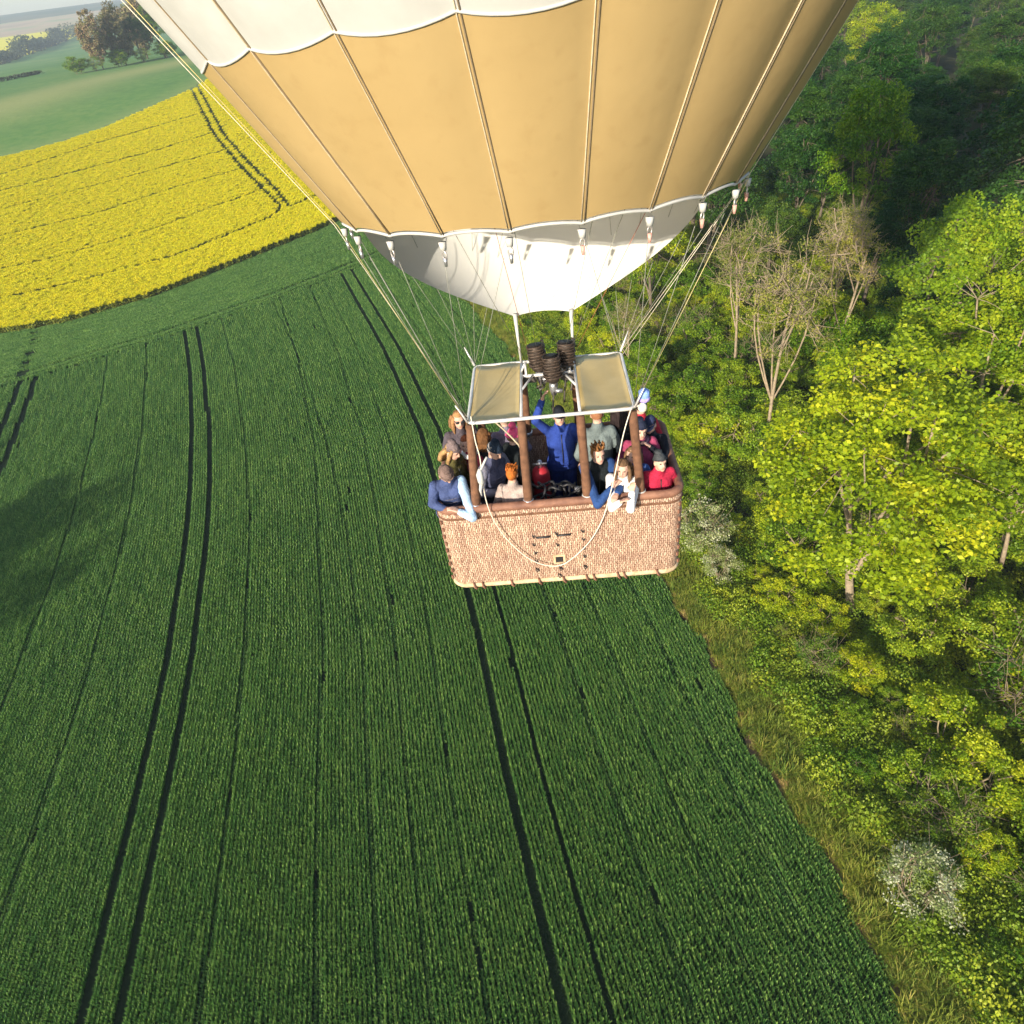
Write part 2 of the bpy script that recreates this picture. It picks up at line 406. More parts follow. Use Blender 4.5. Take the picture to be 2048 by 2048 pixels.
def proto_collection(name, meshes):
    col = bpy.data.collections.new(name)
    for i, m in enumerate(meshes):
        o = bpy.data.objects.new('%s.%03d' % (name, i), m); col.objects.link(o)
    return col
def scatter(name, P, rot, scl, idx, col, label=None, cat=None):
    me = bpy.data.meshes.new(name); n = len(P)
    me.vertices.add(n); me.vertices.foreach_set('co', np.asarray(P, np.float32).ravel())
    for k, a, typ, ty in (('rot', rot, 'FLOAT_VECTOR', 'vector'), ('scl', scl, 'FLOAT_VECTOR', 'vector'), ('idx', idx, 'INT', 'value')):
        at = me.attributes.new(k, typ, 'POINT'); at.data.foreach_set(ty, np.asarray(a, np.int32 if typ == 'INT' else np.float32).ravel())
    me.update()
    o = link(name, me); tag(o, label, cat, kind='stuff')
    t = bpy.data.node_groups.new(name + '_nodes', 'GeometryNodeTree')
    t.interface.new_socket(name='Geometry', in_out='INPUT', socket_type='NodeSocketGeometry')
    t.interface.new_socket(name='Geometry', in_out='OUTPUT', socket_type='NodeSocketGeometry')
    gi = t.nodes.new('NodeGroupInput'); go = t.nodes.new('NodeGroupOutput')
    ip = t.nodes.new('GeometryNodeInstanceOnPoints'); ci = t.nodes.new('GeometryNodeCollectionInfo')
    ci.inputs['Collection'].default_value = col; ci.inputs['Separate Children'].default_value = True; ci.inputs['Reset Children'].default_value = True
    ip.inputs['Pick Instance'].default_value = True
    for nm, ty, sk in (('rot', 'FLOAT_VECTOR', 'Rotation'), ('scl', 'FLOAT_VECTOR', 'Scale'), ('idx', 'INT', 'Instance Index')):
        na_ = t.nodes.new('GeometryNodeInputNamedAttribute'); na_.data_type = ty; na_.inputs['Name'].default_value = nm
        t.links.new([x for x in na_.outputs if x.enabled][0], ip.inputs[sk])
    t.links.new(gi.outputs[0], ip.inputs['Points']); t.links.new(ci.outputs[0], ip.inputs['Instance']); t.links.new(ip.outputs[0], go.inputs[0])
    md = o.modifiers.new('scatter', 'NODES'); md.node_group = t
    return o

# --- the wheat: 1 m lengths of drilled row
rw = np.random.default_rng(11)
ms = []
for k in range(8):
    v, f, t = blades(170, 1.06, .030, .20, .34, .025, .42, rw)
    ms.append(newmesh('wheat_row', v, f, [M['crop']], tint=np.clip(t ** 1.3 + rw.normal(0, .1, len(t)), 0, 1)))
wheat_col = proto_collection('wheat_rows', ms)
LINES = [(lambda Y: fB(Y), .16), (lambda Y: fB(Y) + 1.85, .161), (lambda Y: fA(Y), .185), (lambda Y: fA(Y) + 1.85, .185),
         (lambda Y: fA(Y) - 21.5, .3), (lambda Y: fA(Y) - 19.6, .3),
         (lambda Y: fB(Y) - 10.4, .08), (lambda Y: fB(Y) - 5.5, .1), (lambda Y: fB(Y) + 5.3, .08), (lambda Y: fB(Y) + 8.0, .08), (lambda Y: fB(Y) + 11.2, .1),
         (lambda Y: fB(Y) - 3.1, .06), (lambda Y: fA(Y) + 5.5, .09), (lambda Y: fA(Y) - 5.3, .09), (lambda Y: fA(Y) - 10.5, .07), (lambda Y: fA(Y) + 13.4, .07)]
WP, WR, WS = [], [], []
def rows(ya, yb, spc, seg, cmin):
    Yc = np.arange(ya - seg, yb, seg)
    for c in np.arange(cmin, 13.9, spc):
        Y = Yc + rw.uniform(0, seg); g = (fB(Y) - fA(Y)) / 21.4
        fx = (lambda q: fB(q) + c) if c > 0 else (lambda q: fB(q) + c * (fB(q) - fA(q)) / 21.4)
        x = fx(Y); dx = (fx(Y + .5) - fx(Y - .5))
        ok = (Y < h1f(x) - .3) & (x < EDGE(Y) - .3 - rw.uniform(0, .25, len(Y)))
        # only what the surroundings of the view can see
        ok &= (x > -Y * .78 - 16)
        for fn, wd in LINES: ok &= (np.abs(x - fn(Y)) > wd * (1 + .2 * ss(30, 70, Y)) + .02) | ((wd < .16) & (rw.uniform(size=len(Y)) < .97))
        ok &= rw.uniform(size=len(Y)) > .0012
        n = ok.sum()
        x, Y2, dx = x[ok], Y[ok], dx[ok]
        WP.append(np.stack([x, Y2, terr(x, Y2)], 1)); WR.append(np.stack([0 * x, 0 * x, np.arctan2(np.ones(n), dx)], 1))
        hs = 1 + .10 * np.sin(x * .35 + Y2 * .05) + .06 * np.sin(x * 2.4) + rw.normal(0, .06, n)
        for fn, wd in LINES:
            if wd < .16: hs = np.where(np.abs(x - fn(Y2)) < wd + .06, hs * .6, hs)
        WS.append(np.stack([np.full(n, seg), 1 + .25 * ss(40, 90, Y2), hs], 1))
rows(4, 34, .22, 1.0, -33.99)
rows(34, 62, .22, 1.25, -55.99)
rows(62, 128, .22, 1.7, -61.93)
# headland rows, parallel to the field's far edge
hx = np.arange(-84, 12, 1.4)
for off in np.arange(.0, 26, .24):
    x = hx + rw.uniform(0, 1.4); sl_ = (h1f(x + 1) - h1f(x - 1)) / 2; ang = np.arctan(sl_)
    px = x - np.sin(ang) * off; py = h1f(x) + np.cos(ang) * off
    bad = (np.abs(off - .6) < .3) or (np.abs(off - 2.45) < .3) or (np.abs(off - 8) < .12) or (np.abs(off - 13) < .12)
    if bad: continue
    ok = (py < y0f(px) + .35) & (px < EDGE(py) - .3) & (np.abs(px - (fA(py) - 21.5)) > .5)
    n = ok.sum(); px, py, ang = px[ok], py[ok], ang[ok]
    WP.append(np.stack([px, py, terr(px, py)], 1)); WR.append(np.stack([0 * px, 0 * px, ang], 1)); WS.append(np.stack([np.full(n, 1.5), np.full(n, 1.2), 1 + rw.normal(0, .07, n)], 1))
WP = np.vstack(WP); WR = np.vstack(WR); WS = np.vstack(WS)
scatter('wheat_crop', WP, WR, WS, rw.integers(0, 8, len(WP)), wheat_col)

# --- rapeseed in flower
ms = []
for k in range(6):
    n1, n2 = 270, 60
    P1 = np.stack([rw.uniform(-.5, .5, n1), rw.uniform(-.5, .5, n1), rw.uniform(1.05, 1.32, n1)], 1)
    P2 = np.stack([rw.uniform(-.47, .47, n2), rw.uniform(-.47, .47, n2), rw.uniform(.2, 1.15, n2)], 1)
    v1, f1 = leaf_quads(P1, .115, .6, rw, .9); v2, f2 = leaf_quads(P2, .24, .2, rw)
    ms.append(newmesh('rape_patch', np.vstack([v1, v2]), np.vstack([f1, f2 + len(v1)]), [M['rape'], M['rapeleaf']], tint=np.r_[rw.uniform(0, 1, n1), rw.uniform(0, 1, n2)],
                      midx=np.r_[np.zeros(n1), np.ones(n2)]))
rape_col = proto_collection('rape_patches', ms)
pairR = [(-86, 292), (-80.3, 271.7), (-61.9, 218.1), (-49.4, 188.9), (-41.5, 171.3), (-35.8, 155.9)]
pairL = [(-88, 290), (-82.2, 270.5), (-63.9, 217.1), (-51.4, 187.9), (-43.5, 170.3), (-37.7, 156.5), (-37.6, 153), (-39.3, 148.9), (-41.9, 145.8), (-52, 133.2), (-68, 124.7), (-78.8, 121.5), (-120, 116)]
TR = [(pairR, .42), (pairL, .42), ([(-43.5, 173.5), (-44, 169.1), (-52.1, 161.9), (-61.9, 151.2), (-77.6, 140.6), (-86.4, 137.8), (-130, 128)], .3),
      ([(-51.2, 187.2), (-64.1, 178.9), (-77.6, 165.8), (-95, 156.9), (-140, 140)], .28), ([(-59, 202.9), (-79.2, 189), (-102.1, 173.7), (-150, 155)], .25),
      ([(-64.7, 219.3), (-75.9, 209.2), (-107.4, 186.1), (-150, 170)], .25), ([(-71.7, 239.2), (-95, 219), (-112.3, 198), (-160, 180)], .25),
      ([(-35.3, 155.6), (-30.6, 162.2), (-20, 180)], .4)]
sp = .82
gxx, gyy = np.meshgrid(np.arange(-160, 0, sp), np.arange(104, 320, sp))
x = (gxx + rw.uniform(-.12, .12, gxx.shape)).ravel(); y = (gyy + rw.uniform(-.12, .12, gyy.shape)).ravel()
ok = inpoly(x, y, RAPE) & (x > -y * .66 - 12)
x, y = x[ok], y[ok]
ok = np.ones(len(x), bool)
zs = np.ones(len(x))
for k_, (P, wd) in enumerate(TR):
    dd = dpoly(x, y, P)
    if k_ in (0, 1, 7): ok &= dd > wd + .18
    else: zs = np.where(dd < wd + .28, .76, zs)
second = [[(a - 1.6, b - 1.0) for a, b in P] for P, _ in TR[2:5]]
for P in second: zs = np.where(dpoly(x, y, P) < .4, .82, zs)
x, y, zs = x[ok], y[ok], zs[ok]; n = len(x)
scatter('rapeseed_crop', np.stack([x, y, terr(x, y)], 1), np.stack([0 * x, 0 * x, rw.integers(0, 4, n) * math.pi / 2], 1),
        np.stack([np.full(n, .93), np.full(n, .93), zs * rw.normal(1, .05, n)], 1), rw.integers(0, 6, n), rape_col)

# --- rough grass of the verge
ms = []
for k in range(6):
    v, f, t = blades(170, .8, .8, .18, .62, .03, .9, rw)
    ms.append(newmesh('grass_tuft', v, f, [M['verge']], tint=np.clip(.5 * t + rw.uniform(0, .5), 0, 1)))
for k in range(3):
    v, f, t = blades(120, .8, .8, .12, .5, .035, 1.1, rw)
    ms.append(newmesh('grass_tuft', v, f, [M['verge']], tint=np.clip(.75 + .3 * t, 0, 1)))
grass_col = proto_collection('grass_tufts', ms)
n = 9000
y = rw.uniform(3, 160, n); x = EDGE(y) + rw.uniform(-.01, 1, n) * 6.0
ne = 1500; ye = rw.uniform(3, 120, ne); y = np.r_[y, ye]; x = np.r_[x, EDGE(ye) + rw.normal(.25, .22, ne)]; n += ne
s = rw.uniform(.6, 1.25, n); s[-ne:] *= .55
gi_ = rw.integers(0, 6, n); gi_[-ne:] = rw.integers(6, 9, ne)
scatter('verge_grass', np.stack([x, y, terr(x, y)], 1), np.stack([0 * x, 0 * x, rw.uniform(0, 6.28, n)], 1), np.stack([s, s, s * rw.uniform(.5, 1.2, n)], 1), gi_, grass_col)
ys_ = np.arange(2, 125, .5); ex = EDGE(ys_); wv_ = .30 + .12 * np.sin(ys_ * 2.1) + .1 * np.sin(ys_ * .7)
sv = np.concatenate([np.stack([ex - wv_ - .1, ys_, terr(ex, ys_) + .006], 1), np.stack([ex + .18, ys_, terr(ex, ys_) + .006], 1)]); k_ = len(ys_)
sf = np.stack([np.arange(k_ - 1), np.arange(k_ - 1) + k_, np.arange(1, k_) + k_, np.arange(1, k_)], 1)
tag(link('soil_strip', newmesh('soil_strip', sv, sf, [M['edgesoil']])), kind='structure')
# --- undergrowth on the floor of the wood and scrub
ms = []
for k in range(6):
    n1 = 480
    rr = np.sqrt(rw.uniform(0, 1, n1)); a = rw.uniform(0, 6.28, n1); hh = (1 - rr ** 2) * .9 * rw.uniform(.3, 1.1, n1) + .1
    v, f = leaf_quads(np.stack([rr * np.cos(a) * .95, rr * np.sin(a) * .95, hh], 1), .12, .5, rw)
    ms.append(newmesh('undergrowth_clump', v, f, [M['under']], tint=np.clip(rw.uniform(.1, .8) + rw.uniform(0, .2, n1), 0, 1)))
under_col = proto_collection('undergrowth_clumps', ms)
n = 14000
y = 4 + 150 * rw.uniform(0, 1, n) ** 1.3; x = EDGE(y) + 2.3 + .6 * np.sin(y * .9) + 70 * rw.uniform(0, 1, n) ** 1.6
ok = x < y * .98 + 14
x, y = x[ok], y[ok]; n = len(x); s = rw.uniform(.5, 1.3, n)
scatter('undergrowth', np.stack([x, y, terr(x, y)], 1), np.stack([0 * x, 0 * x, rw.uniform(0, 6.28, n)], 1), np.stack([s, s, s * rw.uniform(.6, 1.3, n)], 1), rw.integers(0, 6, n), under_col)

# ------------------------------------------------------------------ trees
def limb(mb, a, b, ra, rb, rg, n=5, sag=.12):
    a = np.array(a, float); b = np.array(b, float); L = np.linalg.norm(b - a)
    k = rg.normal(0, sag * L, 3); k[2] = abs(k[2]) * .6
    pts = []; rr = []
    for i in range(n):
        t = i / (n - 1); pts.append(tuple(a + (b - a) * t + k * math.sin(math.pi * t) * .6)); rr.append(ra + (rb - ra) * t)
    mb.tube(pts, rr, 6, cap=False); return pts

def make_tree(seed, Ht, Rc, base, nclu, nleaf, lsize, leafmat, barkmat, spread=.85, trunk_r=.28, twigs=0, shell=.45, forks=7, up=.35, twig_r=.03, multi=1):
    """trunk (with limbs and twigs) and a crown of leaf clumps spread through an uneven volume"""
    rg = np.random.default_rng(seed); mb = MB()
    cz = base + (Ht - base) * .52; rz = (Ht - base) * .5
    lobes = [(rg.normal(0, 1, 3), rg.uniform(.75, 1.15)) for _ in range(7)]
    def dirscale(d):
        s = .82
        for l, a in lobes:
            l = l / np.linalg.norm(l); s += .34 * a * max(0, float(d @ l) - .55)
        return s
    tips = []; limbs = []
    for m in range(multi):
        a0 = rg.uniform(0, 6.28); off = np.array([math.cos(a0), math.sin(a0), 0]) * (.0 if multi == 1 else .5)
        lean = rg.normal(0, .05, 2) * Ht + off[:2] * (0 if multi == 1 else 2.2)
        top = np.array([lean[0], lean[1], base + (Ht - base) * (.35 if twigs == 0 else .6)])
        st = limb(mb, off * .4 + np.array([0, 0, -.3]), top, trunk_r, trunk_r * .45, rg, 8, .03)
        limbs += [(np.array(p), trunk_r * (.9 - .4 * i / 7)) for i, p in enumerate(st) if p[2] > base * .55]
    prim = []
    for k in range(forks):
        p, r = limbs[rg.integers(0, len(limbs))]
        a = k * 2.4 + rg.uniform(-.4, .4); e = rg.uniform(.25, 1.1)
        d = np.array([math.cos(a) * math.cos(e), math.sin(a) * math.cos(e), math.sin(e)])
        q = np.array([0, 0, cz]) + d * np.array([Rc, Rc, rz]) * rg.uniform(.5, .75)
        pts = limb(mb, p, q, r * .6, .05, rg, 6, .10)
        prim += [(np.array(s_), .5 * r * (1 - i / 6) + .02) for i, s_ in enumerate(pts) if i > 1]
    Pl, Tl = [], []
    K = np.array([p for p, _ in prim])
    for k in range(nclu):
        d = rg.normal(0, 1, 3); d /= np.linalg.norm(d)
        if d[2] < -.55 and base > .7: d[2] *= -.6
        rad_ = rg.uniform(shell, 1) ** .7 * dirscale(d)
        c = np.array([0, 0, cz]) + d * np.array([Rc, Rc, rz]) * rad_
        if c[2] < base * .55: c[2] = base * .55 + rg.uniform(0, 1)
        j = int(np.argmin(((K - c) ** 2).sum(1) + rg.uniform(0, .5, len(K)))); p, r = prim[j]
        if twigs or rg.uniform() < .6:
            limb(mb, p, c, min(r * .6, .05), .012, rg, 4, .08)
        for _ in range(twigs):
            e = c + rg.normal(0, .55, 3) + np.array([0, 0, .5]); s_ = p + (c - p) * rg.uniform(.4, 1)
            limb(mb, s_, e, twig_r, .008, rg, 3, .05)
        n = int(nleaf * rg.uniform(.6, 1.3)); sg = spread * rg.uniform(.6, 1.2)
        P = rg.normal(0, 1, (n, 3)); P /= (np.linalg.norm(P, axis=1)[:, None] + 1e-6)
        P *= (rg.uniform(0, 1, n) ** .45)[:, None] * sg * np.array([1, 1, .62])
        Pl.append(P + c); Tl.append(np.clip(rg.uniform(.1, .9) + rg.normal(0, .16, n), 0, 1))
    P = np.vstack(Pl); v, f = leaf_quads(P, lsize, up, rg)
    crown = newmesh('crown', v, f, [leafmat], tint=np.concatenate(Tl))
    trunk = mb.mesh('trunk', barkmat, True)
    return trunk, crown, Ht
def big_tree(seed, Ht, Rc, base, **k): return make_tree(seed, Ht, Rc, base, k.pop('nclu', 190), k.pop('nleaf', 75), k.pop('ls', .34), **k)
KIND = {}
KIND['maple'] = [big_tree(s, 17, 6.0, 2.6, leafmat=M['maple'], barkmat=M['bark_pale'], spread=.95, trunk_r=.24, ls=.215, nclu=230, nleaf=170) for s in (1, 2, 3)]
KIND['green'] = [big_tree(s, 15, 4.6, 2.4, leafmat=M['green'], barkmat=M['bark'], spread=1.0, trunk_r=.25, ls=.22, nclu=150, nleaf=140) for s in (4, 5, 6)]
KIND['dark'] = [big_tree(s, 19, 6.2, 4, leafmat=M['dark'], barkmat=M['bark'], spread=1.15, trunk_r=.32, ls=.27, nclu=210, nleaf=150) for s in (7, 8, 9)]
KIND['ash'] = [big_tree(s, 18, 4.0, 7, leafmat=M['sparse'], barkmat=M['bark_pale'], spread=.8, trunk_r=.17, ls=.15, nclu=95, nleaf=62, twigs=4, twig_r=.020, shell=.2, forks=9) for s in (10, 11, 12)]
KIND['brown'] = [big_tree(s, 22, 8.0, .6, leafmat=M['brown'], barkmat=M['bark'], spread=1.9, trunk_r=.35, ls=.85, nclu=230, nleaf=50, shell=.3) for s in (13, 14)]
def bush(s, Ht, Rc, mat, nclu=75, nleaf=150, ls=.135, **k): return make_tree(s, Ht, Rc, .35, nclu, nleaf, ls, leafmat=mat, barkmat=M['twig'], spread=.55, trunk_r=.045, multi=4, forks=6, **k)
KIND['bush'] = [bush(s, 4.0, 2.1, M['green']) for s in (20, 21, 22)]
KIND['twiggy'] = [bush(s, 4.4, 2.2, M['under'], 60, 80, .125, twigs=3, twig_r=.011) for s in (23, 24, 25)]
KIND['bright'] = [bush(s, 4.2, 2.3, M['maple'], 75, 140, .145) for s in (26, 27)]
KIND['blossom'] = [bush(s, 4.2, 1.9, M['blossom'], 60, 95, .105, twigs=1, twig_r=.012) for s in (28, 29)]
BASEH = {k: v[0][2] for k, v in KIND.items()}
NAME = dict(maple='maple_tree', green='broadleaf_tree', dark='broadleaf_tree', ash='ash_tree', brown='budding_tree', bush='bush', twiggy='bush', bright='bush', blossom='blossom_bush')
count = 0
def plant(kind, x, y, h, label, group=None, rz=None, wide=1.0, cat=None, var=None):
    global count
    tr, cr_, H0 = KIND[kind][(count if var is None else var) % len(KIND[kind])]; count += 1
    s = h / H0
    root = empty(NAME[kind], (x, y, float(terr(x, y))), random.uniform(0, 6.28) if rz is None else rz, label,
                 cat or ('tree' if kind in ('maple', 'green', 'dark', 'ash', 'brown') else 'bush'), group)
    root.scale = (s * wide, s * wide, s)
    link('trunk', tr, root); link('crown', cr_, root)
    return root
spots = []
def T(kind, x, y, h, label, **k): spots.append((x, y)); return plant(kind, x, y, h, label, **k)
T('maple', 20.6, 31.0, 18.0, 'big yellow-green maple with its pale trunk showing, right of the basket', rz=.3, wide=1.2, var=0)
T('maple', 32.3, 40.3, 18.5, 'tall sunlit maple with pale bare limbs below the shaded dark crowns', rz=2.0, var=1)
T('maple', 30.2, 31.5, 13.5, 'yellow-green maple at the right edge just below the tall sunlit maple', rz=4.0, var=2)
T('green', 28.8, 48.5, 12.6, 'smooth rounded green tree between the ash trees and the maples', rz=1, wide=1.05, var=0)
T('ash', 21.4, 48.2, 18.5, 'tall bare-stemmed pale ash, the longest trunk among the sparse trees', rz=.5, var=0)
T('ash', 23.5, 62.5, 16.5, 'slim sparse ash close to the balloon mouth on the scrub edge', rz=1.8, var=1)
T('ash', 30.5, 58.0, 17.5, 'many-forked tan ash beside the shadow of the balloon', rz=3.2, var=2)
T('ash', 36.5, 70.0, 14.5, 'pale twiggy ash at the border of the balloon shadow', rz=4.4, var=0)
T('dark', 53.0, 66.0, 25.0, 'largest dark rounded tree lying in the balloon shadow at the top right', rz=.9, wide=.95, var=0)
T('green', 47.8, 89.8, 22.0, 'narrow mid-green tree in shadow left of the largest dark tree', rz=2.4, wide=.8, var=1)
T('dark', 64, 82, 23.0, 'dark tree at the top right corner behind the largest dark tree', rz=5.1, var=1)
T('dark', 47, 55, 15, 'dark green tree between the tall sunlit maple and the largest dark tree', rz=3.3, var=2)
T('blossom', 13.0, 38.2, 4.8, 'white flowering bush on the verge just right of the basket', rz=1, var=0)
T('blossom', 13.3, 35.0, 3.0, 'small white flowering bush below the white flowering bush beside the basket', rz=3, var=1)
T('blossom', 15.2, 13.6, 3.3, 'white flowering bush near the bottom right corner among green scrub', rz=2, var=1, wide=1.25)
# the wood behind and beside them
def ok_spot(x, y, d): return all((x - a) ** 2 + (y - b) ** 2 > d * d for a, b in spots)
rt = random.Random(5)
WOOD_LABEL = dict(green='mid-green broadleaf tree inside the wood, one of many alike', dark='dark green broadleaf tree inside the wood, one of many alike',
                  ash='sparse tan ash inside the wood, one of several alike', maple='yellow-green maple inside the wood, one of several alike')
for _ in range(9000):
    y = 24 + 360 * rt.random() ** 1.15; c = rt.uniform(20, 330); x = float(fB(y)) + c
    if x > y * .86 + 14: continue
    if y < 27 + 0 and c < 30: continue
    if not ok_spot(x, y, 5.4 + y * .026): continue
    q = rt.random()
    lo = c < 27
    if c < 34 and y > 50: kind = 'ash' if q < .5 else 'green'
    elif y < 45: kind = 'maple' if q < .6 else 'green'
    elif y > 62 and x > 38: kind = 'dark' if q < .8 else 'green'  # mostly dark leaves here, shade painted in by leaf colour
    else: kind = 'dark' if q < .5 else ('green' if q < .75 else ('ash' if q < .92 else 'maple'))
    h = rt.uniform(12, 20) if not lo else rt.uniform(7, 13)
    if y < 45: h = rt.uniform(8, 13)
    if 60 < y < 110 and c < 70: h *= .9
    spots.append((x, y)); plant(kind, x, y, h, WOOD_LABEL[kind], group=kind + ' trees of the wood', wide=rt.uniform(.85, 1.15))
    if len(spots) > 280: break
ntree = len(spots)
BUSH_LABEL = dict(bush='leafy green bush in the scrub along the wood edge, one of many alike', twiggy='twiggy olive bush in the scrub along the wood edge, one of many alike',
                  bright='bright yellow-green bush in the scrub along the wood edge, one of many alike')
bs = []
for _ in range(9000):
    y = 5 + 125 * rt.random() ** 1.35; c = 17.1 + 37 * rt.random() ** 1.4; x = float(fB(y)) + c
    if x > y * .95 + 12: continue
    if any((x - a) ** 2 + (y - b) ** 2 < (1.7 + y * .012) ** 2 for a, b in bs): continue
    if not all((x - a) ** 2 + (y - b) ** 2 > 1.0 for a, b in spots): continue
    bs.append((x, y))
    q = rt.random(); kind = 'bush' if q < .42 else ('twiggy' if q < .60 else 'bright')
    h = rt.uniform(1.3, 3.2) + (c > 22) * rt.uniform(0, 2.4)
    if c < 19: h = rt.uniform(.8, 1.8)
    plant(kind, x, y, h, BUSH_LABEL[kind], group=kind + ' bushes of the wood edge', wide=rt.uniform(.9, 1.4))
    if len(bs) >= 290: break
# trees beyond the left edge of the view whose long shadows reach the wheat
for (x, y, h, k) in ((-63.5, 18.9, 19, 'ash'), (-57.8, 15.5, 16, 'ash'), (-81.1, 37.9, 18, 'ash'), (-69.5, 19.5, 19, 'green'), (-66.5, 20.5, 17, 'ash'), (-61.0, 16.2, 15, 'ash'), (-78, 35, 17, 'ash')):
    plant(k, x, y, h, 'hedgerow tree beyond the wheat, outside the view, casting a long shadow', group='trees shading the wheat', wide=1.1)
# clump on the hillside, far left
for i, (x, y, h, k, wd) in enumerate([(-156, 396, 21, 'brown', .8), (-150, 409, 23, 'brown', .9), (-144, 416, 19, 'dark', .95), (-136, 424, 23, 'green', 1), (-150, 440, 26, 'brown', .9), (-126, 436, 22, 'brown', .9), (-116, 450, 21, 'dark', .9), (-136, 455, 26, 'green', 1)]):
    lab = ['brown budding tree at the near corner of the hillside clump', 'tall brown tree in the middle of the hillside clump', 'dark green tree low in the hillside clump', 'green tree beside the white balloon band in the hillside clump',
           'brown tree at the back of the hillside clump', 'brown budding tree at the right of the hillside clump', 'dark tree at the right end of the hillside clump', 'green tree behind the dark one in the hillside clump'][i]
    plant(k, x, y, h, lab, group='trees of the hillside clump', wide=wd)
for i, (x, y, h) in enumerate(((-164, 388, 7), (-157, 392, 6), (-150, 402, 7), (-142, 410, 6), (-133, 420, 7), (-125, 430, 6))):
    plant('twiggy' if i % 2 else 'bush', x, y, h, 'scrubby bush at the foot of the hillside clump', group='bushes under the hillside clump', wide=1.5)
def hedge(P, h, wdt, label, n=2600, ls=1.3):
    rg = np.random.default_rng(len(P) * 7 + int(h * 10)); P = np.array(P, float); c = P.mean(0)
    seg = np.linalg.norm(np.diff(P, axis=0), axis=1); cum = np.r_[0, np.cumsum(seg)]
    s = rg.uniform(0, cum[-1], n); x = np.interp(s, cum, P[:, 0]); y = np.interp(s, cum, P[:, 1])
    hh = h * (.65 + .35 * np.sin(s * .045) * np.sin(s * .017 + 1)) ; x = x + rg.normal(0, wdt, n); y = y + rg.normal(0, wdt, n)
    z = rg.uniform(0, 1, n) ** .8 * hh
    z0 = float(terr(c[0], c[1])); v, f = leaf_quads(np.stack([x - c[0], y - c[1], terr(x, y) + z - z0], 1), ls, .3, rg)
    o = link('hedge', newmesh('hedge', v, f, [M['hedge']], tint=rg.uniform(0, 1, n))); o.location = (c[0], c[1], z0)
    return tag(o, label, 'hedge')
hedge([(-470, 780), (-420.8, 834), (-450, 920), (-483.5, 1015.8)], 15, 3, 'ragged dark hedge of trees below the small far yellow field', 3000, 2.4)
hedge([(-483.5, 1015.8), (-519, 1160), (-552, 1307)], 19, 5, 'bluish tree belt running up from the far yellow field', 3000, 3.0)
hedge([(-552, 1307), (-590, 1510), (-620, 1700)], 20, 6, 'farthest bluish tree belt behind the hillside clump', 2000, 3.0)
hedge([(-230, 398), (-213, 415), (-209, 432), (-207, 446)], 1.6, .8, 'low dark hedge strip alone in the far green pasture', 1500, .8)

# ------------------------------------------------------------------ the balloon
BX, BY, RIM = .6276, 7.5066, 29.9723
BH, BW, BD = 1.2374, 2.90, 1.674
YAW = R(-5.61)
FW, FD, FH = 1.8166, 1.3905, 1.102
MX = .323
ZR = BH; ZF = BH + FH
balloon = empty('hot_air_balloon', (BX, BY, RIM - BH), YAW, 'gold and white hot air balloon with a wicker basket full of people', 'hot air balloon')
MW = Matrix.Translation((BX, BY, RIM - BH)) @ Matrix.Rotation(YAW, 4, 'Z'); MI = MW.inverted()
def L(p): return MI @ Vector(p)
def rrect(wd, dp, r, n=6):
    P = []
    for cx, cy, a0 in ((wd / 2 - r, -dp / 2 + r, -90), (wd / 2 - r, dp / 2 - r, 0), (-wd / 2 + r, dp / 2 - r, 90), (-wd / 2 + r, -dp / 2 + r, 180)):
        for k in range(n + 1):
            a = R(a0 + 90 * k / n); P.append((cx + r * math.cos(a), cy + r * math.sin(a)))
    return P
def basket():
    lev = [(0.0, .035, .14), (.03, .012, .16), (.10, .0, .18), (.5, -.015, .18), (1.0, -.01, .18), (BH, 0, .18)]
    V, Fc, UV = [], [], []
    per = None
    base_w, base_d = BW - .04, BD - .04
    for z, ins, r in lev:
        t = z / BH
        V += [(x_, y_, z) for x_, y_ in rrect(base_w + .04 * t - 2 * ins, base_d + .04 * t - 2 * ins, r)]
    n = len(V) // len(lev)
    P0 = rrect(BW, BD, .18); d = [0]
    for i in range(n): d.append(d[-1] + math.dist(P0[i], P0[(i + 1) % n]))
    for i in range(len(lev) - 1):
        for j in range(n):
            k = (j + 1) % n; Fc.append((i * n + j, i * n + k, (i + 1) * n + k, (i + 1) * n + j))
            UV += [(d[j], lev[i][0]), (d[j + 1], lev[i][0]), (d[j + 1], lev[i + 1][0]), (d[j], lev[i + 1][0])]
    # inner wall
    b = len(V)
    for z in (BH, .06): V += [(x_, y_, z) for x_, y_ in rrect(BW - .11, BD - .11, .14)]
    for j in range(n):
        k = (j + 1) % n; Fc.append((b + j, b + k, b + n + k, b + n + j)); UV += [(d[j], BH), (d[j + 1], BH), (d[j + 1], 0), (d[j], 0)]
        Fc.append(((len(lev) - 1) * n + j, (len(lev) - 1) * n + k, b + k, b + j)); UV += [(d[j], BH)] * 4
    Fc.append(tuple(range(n - 1, -1, -1))); UV += [(0, 0)] * n
    Fc.append(tuple(b + n + j for j in range(n))); UV += [(0, 0)] * n
    me = newmesh('basket', V, Fc, [M['wicker']]); u = me.uv_layers.new(name='UVMap')
    for i, q in enumerate(UV): u.data[i].uv = q
    me.polygons.foreach_set('use_smooth', np.array([len(p.vertices) == 4 for p in me.polygons]))
    return link('basket', me, balloon)
bk = basket()
P = rrect(BW - .05, BD - .05, .17, 8)
mb = MB(); rj = random.Random(3)
mb.tube([(x_, y_, BH + .012 + rj.uniform(-.006, .006)) for x_, y_ in P], .052, 10, closed=True); mb.build('rim', M['rimleather'], bk, True)
